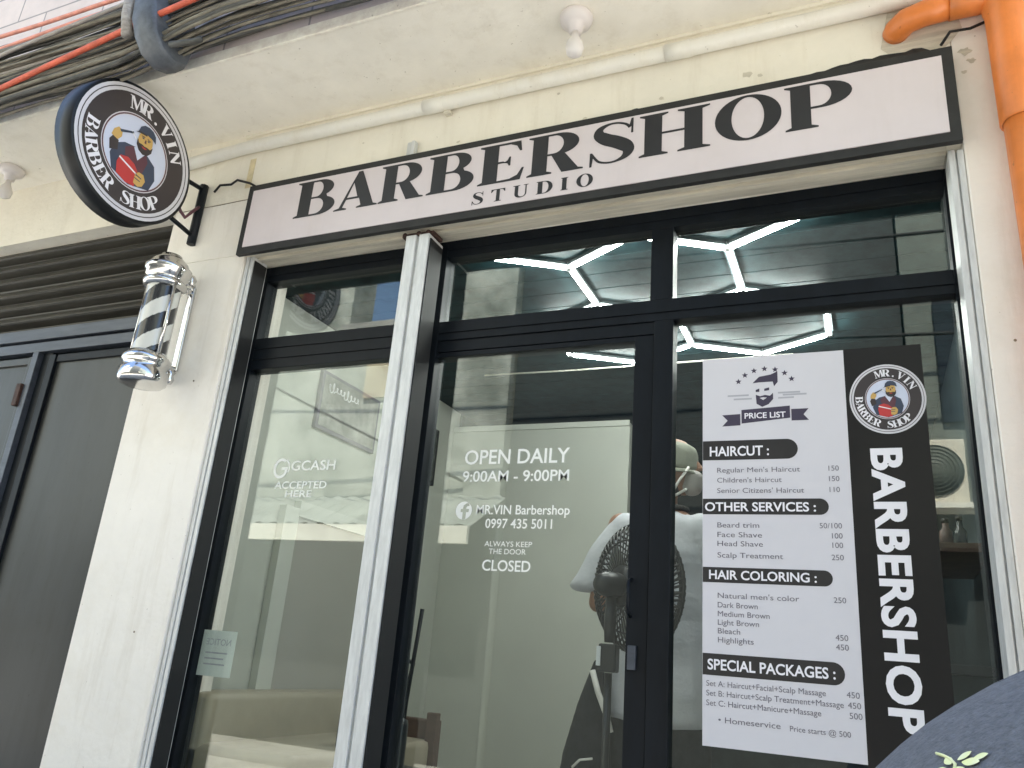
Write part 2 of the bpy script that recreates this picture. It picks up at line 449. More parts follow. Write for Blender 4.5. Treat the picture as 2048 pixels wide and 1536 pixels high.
def g_U():
    o = [(0, 1), (0, 1 - SF), (.11, .925), (.11, .32)] + [(.46 + .35 * math.cos(R(180 + 180 * k / 16)), .30 - .32 * math.sin(R(180 * k / 16))) for k in range(1, 16)] + [(.81, .32), (.81, .925), (.92, 1 - SF), (.92, 1), (.62, 1), (.62, 1 - SF), (.74, .925), (.74, .32)] + [(.53 + .21 * math.cos(R(180 * k / 14)), .30 - .24 * math.sin(R(180 * k / 14))) for k in range(1, 14)] + [(.32, .32), (.32, .925), (.43, 1 - SF), (.43, 1)]
    return [o]
def g_S():
    key = [(.74, .80, .06), (.66, .90, .05), (.50, .965, .045), (.34, .955, .06), (.20, .87, .13), (.19, .73, .22), (.32, .60, .27), (.50, .50, .28), (.66, .38, .27), (.72, .25, .21), (.66, .12, .12), (.52, .04, .055), (.36, .025, .045), (.20, .08, .05), (.11, .20, .05)]
    P = []
    for i in range(len(key) - 1):
        p0 = key[max(0, i - 1)]; p1 = key[i]; p2 = key[i + 1]; p3 = key[min(len(key) - 1, i + 2)]
        for k in range(5):
            t = k / 5
            P.append(tuple(0.5 * ((2 * p1[j]) + (-p0[j] + p2[j]) * t + (2 * p0[j] - 5 * p1[j] + 4 * p2[j] - p3[j]) * t * t + (-p0[j] + 3 * p1[j] - 3 * p2[j] + p3[j]) * t ** 3) for j in range(3)))
    P.append(key[-1])
    lf, rt = [], []
    for i, p in enumerate(P):
        a = P[max(0, i - 1)]; b = P[min(len(P) - 1, i + 1)]
        dx, dy = b[0] - a[0], b[1] - a[1]; L = math.hypot(dx, dy)
        nx, ny = -dy / L, dx / L
        lf.append((p[0] + nx * p[2] / 2, p[1] + ny * p[2] / 2)); rt.append((p[0] - nx * p[2] / 2, p[1] - ny * p[2] / 2))
    o = lf + [(.07, -.02), (.03, -.02), (.03, .32), (.07, .32)][::1] + rt[::-1] + [(.76, .66), (.80, .66), (.80, 1.02), (.76, 1.02)]
    return [o]
def g_M():
    return [[(0, 0), (.30, 0), (.30, SF), (.19, .075), (.19, .78), (.50, 0), (.56, 0), (.86, .80), (.86, .075), (.76, SF), (.76, 0), (1.18, 0), (1.18, SF), (1.07, .075), (1.07, .925), (1.18, 1 - SF), (1.18, 1), (.86, 1), (.60, .32), (.34, 1), (0, 1), (0, 1 - SF), (.11, .925), (.11, .075), (0, SF)]]
def g_N():
    return [[(0, 0), (.30, 0), (.30, SF), (.19, .075), (.19, .74), (.80, 0), (.90, 0), (.90, .925), (1.0, 1 - SF), (1.0, 1), (.70, 1), (.70, 1 - SF), (.81, .925), (.81, .36), (.32, 1), (0, 1), (0, 1 - SF), (.11, .925), (.11, .075), (0, SF)]]
def g_V():
    return [[(x, 1 - z) for x, z in [(0, 0), (.46, 0), (.46, SF), (.38, .07), (.60, .70), (.80, .07), (.70, SF), (.70, 0), (1.0, 0), (1.0, SF), (.90, .07), (.56, 1.0), (.46, 1.0), (.10, .07), (0, SF)]]]
def g_dot():
    return [ell(.13, .12, .12, .12, 16)]
GLY['.'] = curve_polys(g_dot())
for k, f in dict(M=g_M, N=g_N, V=g_V, H=g_H, I=g_I, E=g_E, P=g_P, R=g_R, B=g_B, D=g_D, O=g_O, A=g_A, T=g_T, U=g_U, S=g_S).items():
    GLY[k] = curve_polys(f())

def serif(bm, ch, y, x0, x1, z0, h, mi=0):
    a, b, c, d = extent(GLY[ch])
    put(bm, GLY[ch], lambda u, v: (x0 + (u - a) / (b - a) * (x1 - x0), y, z0 + v * h), mi)

# ------------------------------------------------------------------ ground
bm = NB(); box(bm, -150, 150, -150, 150, -0.4, 0.0); tag(obj('street', bm, M['asphalt']), kind='structure')
bm = NB(); box(bm, -14, 9, -1.25, -0.02, 0.0, 0.14, bev=0.01); tag(obj('sidewalk', bm, M['concrete']), kind='structure')
bm = NB(); box(bm, -14, 9, -5.95, -5.2, 0.0, 0.13, bev=0.01); tag(obj('far_sidewalk', bm, M['concrete']), kind='structure')
bm = NB(); box(bm, -3.0, 0.5, -0.30, 0.10, 0.14, 0.35); box(bm, -3.0, 0.5, 0.10, 0.30, 0.14, 0.546); tag(obj('entrance_step', bm, M['concrete']), kind='structure')
bm = NB(); box(bm, -3.0, 0.55, 0.302, 6.0, 0.30, 0.55); tag(obj('shop_floor', bm, M['floor_tile']), kind='structure')

# ------------------------------------------------------------------ the shop building
bld = thing('shop_building', 'cream painted shophouse front with pillars coloured whiter as if lit, a shallow canopy and a pinkish parapet', 'building', (-1.3, 1.0, 0.0))
CZ = 3.712      # soffit height
bm = NB(); box(bm, -3.09, -2.576, 0.0, 0.32, 0.14, 3.03, bev=0.006); box(bm, -3.09, -2.602, 0.0, 0.32, 3.0305, 3.33); obj('pillar', bm, M['pillar'], bld)
bm = NB(); box(bm, 0.362, 1.9, 0.0, 0.32, 0.14, CZ, bev=0.006); obj('pillar', bm, M['pillar'], bld)
bm = NB(); box(bm, -6.6, -6.1, 0.0, 0.32, 0.14, 3.33, bev=0.006); obj('pillar', bm, M['pillar'], bld)
bm = NB(); box(bm, -3.092, 0.360, 0.0, 0.34, 3.336, CZ); box(bm, -2.60, 0.360, 0.0, 0.30, 3.030, 3.334); box(bm, -9, -3.094, 0.0, 0.34, 3.336, CZ); obj('beam', bm, M['cream'], bld)
# ribbed plaster under the lintel, where the old roller shutter ran
for y0, y1, z in ((0.004, 0.035, 3.022), (0.045, 0.075, 3.014), (0.085, 0.125, 3.020)):
    bm = NB(); box(bm, -2.598, 0.316, y0, y1, z, 3.0295, bev=.002); obj('lintel_rib', bm, M['lintel'], bld)
bm = NB(); box(bm, -9, 3.2, -0.475, 0.3, CZ, CZ + 0.16); obj('canopy', bm, M['soffit'], bld)
bm = NB(); box(bm, -9, 3.2, -0.490, -0.476, CZ - 0.012, CZ + 0.045, bev=0.003); obj('canopy_edge', bm, M['edge'], bld)
def fascia_mat():
    m = mat("pinkish_block_parapet", (0.74, 0.67, 0.655), 0.8, var=0.16, vscale=6, bump=0.4, bscale=30)
    nt = m.node_tree
    br = nt.nodes.new("ShaderNodeTexBrick"); tc = nt.nodes.new("ShaderNodeTexCoord"); mp = nt.nodes.new("ShaderNodeMapping")
    mp.inputs["Rotation"].default_value = (R(90), 0, 0)
    br.inputs["Scale"].default_value = 1.0; br.inputs["Brick Width"].default_value = 0.46; br.inputs["Row Height"].default_value = 0.22
    br.inputs["Mortar Size"].default_value = 0.006; br.inputs["Mortar Smooth"].default_value = 0.3
    br.inputs["Color1"].default_value = (0.86, 0.77, 0.72, 1); br.inputs["Color2"].default_value = (0.78, 0.70, 0.66, 1); br.inputs["Mortar"].default_value = (0.40, 0.37, 0.36, 1)
    nt.links.new(tc.outputs["Object"], mp.inputs[0]); nt.links.new(mp.outputs[0], br.inputs["Vector"])
    mx = nt.nodes.new("ShaderNodeMix"); mx.data_type = 'RGBA'; mx.blend_type = 'MULTIPLY'; mx.inputs[0].default_value = 0.55
    b = nt.nodes["Principled BSDF"]; old = b.inputs["Base Color"].links[0].from_socket
    nt.links.new(br.outputs["Color"], mx.inputs[6]); nt.links.new(old, mx.inputs[7]); nt.links.new(mx.outputs[2], b.inputs["Base Color"])
    b2 = nt.nodes.new("ShaderNodeBrightContrast")
    return m
M['fascia'] = fascia_mat()
bm = NB(); box(bm, -9, 3.2, -0.474, -0.33, CZ + 0.162, 4.72); box(bm, -9, 3.2, -0.486, -0.4745, CZ + 0.047, 4.72); obj('parapet', bm, M['fascia'], bld)
bm = NB(); box(bm, -9, 3.2, -0.20, 6.0, 3.874, 4.0); box(bm, -9, 3.2, -0.32, 0.0, 4.0, 4.72); obj('shadow_block', bm, M['concrete'], bld)  # unseen mass above, added to cast the shade on the shop front
# cover strip where the wall meets the soffit
bm = NB(); box(bm, -2.72, 0.36, -0.012, -0.001, 3.696, 3.711); obj('ceiling_strip', bm, M['cream'], bld)
# interior shell
bm = NB(); box(bm, -2.90, -2.70, 0.325, 2.5, 0.551, 3.03); obj('interior_wall', bm, M['tile'], bld)
bm = NB(); box(bm, -2.698, -1.385, 2.42, 2.52, 0.551, 2.885); obj('interior_partition', bm, M['tile'], bld)
bm = NB()
for i in range(11):
    box(bm, -2.697, -1.385, 2.405, 2.4195, 0.56 + i * .01, 0.565 + i * .01) if i < 1 else None
box(bm, -2.69, -1.385, 2.405, 2.4185, 2.862, 2.90)
obj('partition_cap', bm, M['trim'], bld)
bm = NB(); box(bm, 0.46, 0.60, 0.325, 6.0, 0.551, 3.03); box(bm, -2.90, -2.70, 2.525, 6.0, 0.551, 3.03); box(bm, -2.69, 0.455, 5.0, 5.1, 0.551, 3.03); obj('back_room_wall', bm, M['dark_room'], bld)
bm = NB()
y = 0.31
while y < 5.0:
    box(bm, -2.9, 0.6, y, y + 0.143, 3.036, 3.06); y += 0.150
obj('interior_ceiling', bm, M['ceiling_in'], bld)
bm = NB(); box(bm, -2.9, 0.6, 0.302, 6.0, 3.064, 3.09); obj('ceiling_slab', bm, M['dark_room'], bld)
bm = NB(); tube(bm, [(-2.15, 1.74, 3.026), (-1.6, 1.76, 3.026), (-0.3, 1.75, 3.026)], .005, 6); obj('ceiling_cable', bm, M['pvc'], bld)
# panelled door on the inner left wall
dr = NB(); box(dr, -2.699, -2.672, 0.80, 1.62, 0.552, 1.95); d_ = obj('interior_door', dr, M['taupe'], bld)
bm = NB(); box(bm, -2.699, -2.655, 0.69, 0.80, 0.552, 1.99, bev=0.003); box(bm, -2.699, -2.655, 1.62, 1.70, 0.552, 1.99, bev=0.003); box(bm, -2.699, -2.656, 0.801, 1.619, 1.951, 2.03); obj('door_frame', bm, M['trim'], d_)

# small damage on the painted wall: bare chips, anchor holes, a hairline crack, a strip of old tape
rc = random.Random(21)
def chip(x, z, r, m=M['lintel'], y=-0.0022):
    n = 11; lp = [(x + r * rc.uniform(.5, 1.15) * math.cos(2 * PI * k / n) * 1.3, z + r * rc.uniform(.5, 1.1) * math.sin(2 * PI * k / n)) for k in range(n)]
    b = NB(); put(b, curve_polys([lp]), lambda u, v: (u, y, v)); obj('plaster_chip', b, m, bld)
for x, z, r in ((-0.93, 3.405, .012), (-0.62, 3.43, .010), (-0.30, 3.46, .016), (-0.255, 3.445, .009), (-1.50, 3.42, .008), (-2.35, 3.40, .007), (0.40, 3.37, .018), (0.415, 3.33, .013), (0.39, 3.29, .008), (-2.62, 3.18, .006), (-1.05, 3.56, .006), (-2.0, 3.52, .005)): chip(x, z, r)
for x, z in ((-2.72, 2.41), (-2.74, 1.33), (0.43, 2.33)):
    b = NB(); lathe(b, [(0, 0), (.0042, 0), (.004, .0015), (0, .0018)], (x, -.0003, z), (0, -1, 0), 10); obj('anchor_hole', b, M['stain'], bld)
b = NB(); box(b, -2.665, -2.630, -.0022, -.0008, 3.40, 3.565); obj('old_tape', b, M['tape'], bld)
def crack(pts, r=.0016):
    b = NB(); tube(b, [(p[0], -.0004, p[1]) for p in pts], r, 4); obj('hairline_crack', b, M['stain'], bld)
crack([(-3.06, 3.330), (-2.95, 3.334), (-2.80, 3.331), (-2.66, 3.334), (-2.60, 3.332)], .0022)
crack([(0.60, 3.05), (0.55, 2.93), (0.56, 2.82), (0.52, 2.70)])
# ------------------------------------------------------------------ shopfront: frame, panes, door
YF, YB, YG = 0.140, 0.215, 0.165
sf = thing('glass_shopfront', 'black aluminium shopfront with tinted panes, white lettering and a glass door', 'shopfront', (-1.15, 0.17, 0.55))
FB = 0.58
bm = NB()
def bar(x0, x1, z0, z1, y0=YF, y1=YB): box(bm, x0, x1, y0, y1, z0, z1, bev=0.002)
bar(-2.655, -2.540, FB, 3.024)                      # left stile
bar(-1.775, -1.572, FB, 3.024)                      # mullion behind the aluminium post
bar(0.312, 0.400, FB, 3.024)                        # right stile
bar(-2.540, -1.775, 2.946, 3.024); bar(-1.572, 0.312, 2.944, 3.024)
bar(-2.540, -1.775, 2.502, 2.655); bar(-1.572, 0.312, 2.560, 2.645)
bar(-0.682, -0.598, 2.645, 2.944)                   # transom mullion
bar(-0.664, -0.594, FB, 2.560)                      # door-side mullion
bar(-1.572, -0.664, 2.512, 2.560, YF + 0.008)       # door head
bar(-2.540, -1.775, FB, FB + 0.09); bar(-0.594, 0.312, FB, FB + 0.09)
obj('frame', bm, M['black'], sf)
# fine bead lines on the bars
for x0, x1, z in ((-2.538, -1.777, 2.548), (-2.538, -1.777, 2.600), (-1.570, 0.310, 2.592), (-2.538, -1.777, 2.978), (-1.570, 0.310, 2.978)):
    bm = NB(); box(bm, x0, x1, YF - 0.006, YF - 0.0005, z, z + 0.010); obj('glazing_bead', bm, M['black'], sf)
for x, z0, z1 in ((-2.570, 0.6, 2.94), (-0.600, 0.6, 2.555), (-0.604, 2.65, 2.94)):
    bm = NB(); box(bm, x, x + 0.008, YF - 0.006, YF - 0.0005, z0, z1); obj('glazing_bead', bm, M['black'], sf)
def pane(x0, x1, z0, z1, parent, name='pane'):
    b = NB(); box(b, x0, x1, YG, YG + 0.005, z0, z1); return obj(name, b, M['glass'], parent)
p_left = pane(-2.542, -1.773, FB + .08, 2.504, sf)
pane(-2.542, -1.773, 2.653, 2.948, sf)
pane(-1.574, -0.680, 2.643, 2.946, sf)
pane(-0.600, 0.314, 2.643, 2.946, sf)
pane(-0.596, 0.314, FB + .08, 2.562, sf)
bm = NB()
def bar(x0, x1, z0, z1, y0=YF + 0.012, y1=YB): box(bm, x0, x1, y0, y1, z0, z1, bev=0.002)
bar(-1.640, -1.588, FB + .01, 2.510); bar(-0.738, -0.667, FB + .01, 2.510); bar(-1.588, -0.738, 2.490, 2.510); bar(-1.588, -0.738, FB + .01, FB + .12)
door = obj('door', bm, M['black'], sf)
pane(-1.590, -0.736, FB + .11, 2.492, door, 'door_glass')
bm = NB(); tube(bm, [(-0.725, YF + 0.012, 1.51), (-0.725, YF - 0.022, 1.52), (-0.725, YF - 0.022, 1.62), (-0.725, YF + 0.012, 1.63)], 0.006, 8); obj('door_handle', bm, M['black'], door, True)
bm = NB(); box(bm, -0.728, -0.700, YF - 0.002, YF + 0.0115, 1.345, 1.42, bev=0.003); obj('door_lock', bm, M['gatebar'], door)
bm = NB(); box(bm, -2.590, -2.566, YF - 0.012, YF - 0.0005, 1.385, 1.43, bev=0.003); obj('stile_catch', bm, M['gatebar'], sf)
# vinyl lettering on the door glass
YL = YG - 0.0015
def words(parent, name, m, s_, y, x0, z0, **k):
    b = NB(); write(b, s_, y, x0, z0, **k); return obj(name, b, m, parent)
for t_ in (("OPEN DAILY", -1.400, 2.040, .428, .058, .012), ("9:00AM - 9:00PM", -1.402, 1.972, .432, .043, .012), ("MR.VIN Barbershop", -1.330, 1.848, .370, .036, .008), ("0997 435 5011", -1.288, 1.797, .264, .036, .008),
           ("ALWAYS KEEP", -1.284, 1.730, .188, .020, 0), ("THE DOOR", -1.264, 1.703, .146, .020, 0), ("CLOSED", -1.286, 1.643, .190, .040, .012)):
    words(door, 'door_lettering', M['decal'], t_[0], YL, t_[1], t_[2], w=t_[3], h=t_[4], bold=t_[5])
bm = NB(); cx, cz, rr = -1.383, 1.861, 0.034
fo = curve_polys([ell(cx, cz, rr, rr, 40), [(cx - .004, cz - .034), (cx + .010, cz - .034), (cx + .010, cz - .006), (cx + .020, cz - .006), (cx + .022, cz + .006), (cx + .010, cz + .006), (cx + .010, cz + .012), (cx + .014, cz + .017), (cx + .022, cz + .017), (cx + .022, cz + .028), (cx + .010, cz + .028), (cx - .002, cz + .020), (cx - .004, cz + .006), (cx - .013, cz + .006), (cx - .013, cz - .006), (cx - .004, cz - .006)]])
put(bm, fo, lambda u, v: (u, YL, v)); obj('round_emblem', bm, M['decal'], door)
bm = NB()
cx, cz = -2.283, 2.040
ga = [(cx + .038 * math.cos(R(a)), cz + .044 * math.sin(R(a))) for a in range(50, 331, 10)] + [(cx + .038, cz + .004), (cx + .004, cz + .004), (cx + .004, cz - .006), (cx + .024, cz - .006)] + [(cx + .027 * math.cos(R(a)), cz + .032 * math.sin(R(a))) for a in range(325, 49, -10)]
put(bm, curve_polys([ga]), lambda u, v: (u, YL, v))
put(bm, curve_polys([[(cx + .042 * math.cos(R(a)), cz + .038 * math.sin(R(a))) for a in range(-28, 60, 8)] + [(cx + .048 * math.cos(R(a)), cz + .046 * math.sin(R(a))) for a in range(60, -28, -8)]]), lambda u, v: (u, YL, v))
obj('letter_emblem', bm, M['decal'], p_left)
for t_ in (("GCASH", -2.228, 2.030, .226, .044), ("ACCEPTED", -2.300, 1.952, .268, .032), ("HERE", -2.236, 1.915, .136, .030)):
    words(p_left, 'window_lettering', M['decal'], t_[0], YL, t_[1], t_[2], w=t_[3], h=t_[4], bold=.012)
# paper notice taped to the inside of the left pane (read from within)
nt_ = thing('paper_notice', 'white paper notice taped inside the bottom of the narrow left window, its writing reversed', 'notice', (-2.46, YG + 0.008, 1.185))
bm = NB(); box(bm, -2.538, -2.362, YG + 0.007, YG + 0.0085, 1.185, 1.362); obj('sheet', bm, M['paper'], nt_)
for t_ in (("NOTICE", -2.515, 1.305, .13, .026),):
    words(nt_, 'notice_lettering', M['ink_faint'], t_[0], YG + 0.0062, t_[1], t_[2], w=t_[3], h=t_[4], mirror=True)

for z_, w_ in ((1.272, .115), (1.250, .10), (1.228, .11)):
    b_ = NB(); box(b_, -2.51, -2.51 + w_, YG + 0.0058, YG + 0.0062, z_, z_ + .006); obj('text_line', b_, M['ink_faint'], nt_)
# silver shutter posts
SHG = 'silver shutter guide posts'
def post(x0, x1, y0, y1, z1, label, bracket=False):
    t = thing('shutter_post', label, 'post', ((x0 + x1) / 2, (y0 + y1) / 2, 0.14), SHG)
    b = NB(); w = x1 - x0
    box(b, x0, x0 + w * .44, y0, y1, 0.14, z1, bev=0.003)
    box(b, x0 + w * .44, x0 + w * .56, y0 + .014, y1, 0.14, z1 - .002)
    box(b, x0 + w * .56, x1, y0 + .002, y1, 0.14, z1, bev=0.003)
    obj('post_channel', b, M['alu'], t)
    b = NB(); box(b, x1 + 0.001, x1 + 0.006, y0 + .01, y1 - .01, 0.16, z1 - .02); obj('gasket', b, M['rubber'], t)
    if bracket:
        b = NB(); box(b, x0 - .028, x1 + .014, y0 + 0.012, y1 - 0.03, z1 + .001, z1 + .016, bev=0.003)
        for k in (-.032, .035, .08): lathe(b, [(0, 0), (.010, 0), (.010, .006), (0, .008)], (x0 + .02 + k, y0 + 0.011, z1 + .009), (0, -1, 0), 10)
        obj('head_bracket', b, M['hinge'], t)
    return t
post(-1.690, -1.580, -0.012, 0.11, 2.985, 'silver aluminium post standing in front of the glass between window and door', True)
post(0.317, 0.361, 0.0, 0.11, 3.00, 'narrow silver channel between the glass and the right pillar')
post(-2.572, -2.530, 0.012, 0.11, 3.02, 'grey channel with a black gasket beside the wide left pillar')

# ------------------------------------------------------------------ long shop sign
sg = thing('shop_sign', 'long white BARBERSHOP STUDIO sign with black border above the glass', 'sign', (-1.11, -0.03, 3.0))
bm = NB(); box(bm, -2.581, 0.357, -0.050, -0.026, 3.000, 3.366, bev=0.002); obj('border_panel', bm, M['blackpaint'], sg)
for xx in (-2.3, -1.2, -0.1):
    bm = NB(); box(bm, xx, xx + .04, -0.025, -0.0015, 3.06, 3.31); obj('wall_batten', bm, M['wood'], sg)
bm = NB(); box(bm, -2.548, 0.323, -0.054, -0.0502, 3.034, 3.332); obj('face_sheet', bm, M['tarp'], sg)
bm = NB()
for n_, a, b, in (('B', -2.276, -2.065), ('A', -2.056, -1.838), ('R', -1.826, -1.612), ('B', -1.590, -1.380), ('E', -1.352, -1.158), ('R', -1.136, -0.910), ('S', -0.876, -0.710), ('H', -0.684, -0.430), ('O', -0.405, -0.184), ('P', -0.165, 0.046)):
    serif(bm, n_, -0.0552, a - .004, b + .004, 3.137, 0.184)
x = -1.372
for n_, w in zip("STUDIO", (.050, .062, .066, .068, .030, .066)):
    serif(bm, n_, -0.0552, x, x + w, 3.053, 0.056); x += w + .0335
obj('sign_lettering', bm, M['ink'], sg)
# torn edge of an older black sheet sticking up behind the sign
bm = NB()
rng = random.Random(3)
def torn(x0, x1, zf, n):
    ptsT = []
    for k in range(n + 1):
        xx = x0 + (x1 - x0) * k / n
        ptsT.append((xx, zf(k / n) + rng.uniform(-.004, .005)))
    loop = [(x0, 3.34)] + ptsT + [(x1, 3.34)]
    vs = [bm.verts.new((p[0], -0.006, p[1])) for p in loop]; ws = [bm.verts.new((p[0], -0.0015, p[1])) for p in loop]
    bm.faces.new(vs); bm.faces.new(ws[::-1])
    for i in range(len(loop)):
        j = (i + 1) % len(loop); bm.faces.new((vs[i], ws[i], ws[j], vs[j]))
torn(-0.42, 0.352, lambda t: 3.368 + 0.050 * min(1, t * 1.5) * (1 if t < .93 else .6), 30)
torn(-0.80, -0.60, lambda t: 3.362 + 0.040 * max(0, math.sin(PI * t)) ** .6, 12)
obj('torn_backing', bm, M['blackpaint'], sg)
# rusty bolt, clip and bits of wire just above the sign
bm = NB(); box(bm, -1.745, -1.700, -0.022, -0.001, 3.352, 3.455, bev=0.006); box(bm, -1.715, -1.699, -0.034, -0.0225, 3.352, 3.45, bev=0.003)
top('metal_clip', bm, M['alu'], 'small grey metal clip on the cream wall just above the sign', 'clip')
bm = NB(); tube(bm, [(-2.84, -0.02, 3.40), (-2.80, -0.03, 3.425), (-2.74, -0.02, 3.425), (-2.70, -0.024, 3.44), (-2.62, -0.02, 3.41), (-2.57, -0.015, 3.38)], 0.006, 6)
top('black_wire', bm, M['rubber'], 'short black wire from the round sign bracket to the long sign', 'wire', smooth=True)
bm = NB(); tube(bm, [(0.33, -0.02, 3.40), (0.36, -0.03, 3.44), (0.42, -0.02, 3.445), (0.50, -0.02, 3.47), (0.62, -0.02, 3.48)], 0.005, 6)
top('black_wire', bm, M['rubber'], 'short black wire from the long sign to the orange drain pipe', 'wire', smooth=True)

# ------------------------------------------------------------------ white conduit under the soffit
cd = thing('conduit_pipe', 'white plastic conduit running along the top of the cream wall', 'pipe', (-1.3, -0.035, 3.6))
bm = NB(); tube(bm, [(-3.5, -0.036, 3.565), (-3.10, -0.036, 3.585), (-2.92, -0.036, 3.598), (-2.70, -0.036, 3.610), (-2.4, -0.036, 3.610), (0.42, -0.036, 3.610)], 0.030, 14); obj('pipe', bm, M['pvc'], cd, True)
for xx in (-1.62, -0.55):
    bm = NB(); tube(bm, [(xx - .05, -0.036, 3.610), (xx + .05, -0.036, 3.610)], 0.0325, 16); obj('pipe_coupling', bm, M['pvc'], cd, True)
bm = NB(); box(bm, -1.575, -1.545, -0.03, -0.002, 3.565, 3.579); obj('pipe_saddle', bm, M['lintel'], cd)

# ------------------------------------------------------------------ orange drain pipe
op = thing('drain_pipe', 'bright orange plastic drain pipe with elbow and couplings on the right pillar', 'pipe', (0.55, -0.06, 0.14))
bm = NB(); tube(bm, [(0.517, -0.062, 0.16), (0.517, -0.062, 3.90)], 0.052, 20); obj('down_pipe', bm, M['orange'], op, True)
bm = NB(); lathe(bm, [(.054, 0), (.061, .003), (.061, .43), (.066, .44), (.066, .47), (.054, .475)], (0.517, -0.062, 3.02), n=24); obj('coupling', bm, M['orange'], op, True)
bm = NB(); tube(bm, [(0.517, -0.062, 3.515), (0.44, -0.062, 3.515), (0.36, -0.062, 3.515)], 0.046, 18); tube(bm, [(0.36, -0.062, 3.515), (0.29, -0.060, 3.512), (0.235, -0.050, 3.505), (0.205, -0.02, 3.50), (0.20, 0.0, 3.50)], 0.043, 18); obj('branch_elbow', bm, M['orange'], op, True)
# unpainted cement patch round the branch pipe
bm = NB(); put(bm, curve_polys([[(0.15, 3.45), (0.19, 3.40), (0.27, 3.385), (0.34, 3.40), (0.37, 3.43), (0.40, 3.47), (0.38, 3.60), (0.18, 3.60)]]), lambda u, v: (u, -0.0025, v)); obj('cement_patch', bm, M['lintel'], bld)

# ------------------------------------------------------------------ ceiling bulbs on the soffit
def bulb(x, y, label):
    t = thing('ceiling_bulb', label, 'lamp', (x, y, CZ), 'unlit bulbs on the canopy soffit')
    b = NB(); lathe(b, [(0, 0), (.062, 0), (.066, -.008), (.060, -.030), (.045, -.040), (.030, -.046), (.026, -.075), (0, -.078)], (x, y, CZ - .001), n=24); obj('lamp_base', b, M['ceramic'], t, True)
    b = NB(); lathe(b, [(0, -.079), (.014, -.079), (.016, -.100), (.030, -.125), (.036, -.150), (.030, -.176), (.016, -.188), (0, -.191)], (x, y, CZ), n=20); obj('bulb', b, M['bulb'], t, True)
bulb(-0.905, -0.225, 'unlit white bulb in a round base on the soffit above the sign')
bulb(-4.25, -0.17, 'unlit white bulb in a round base on the soffit beyond the round sign')

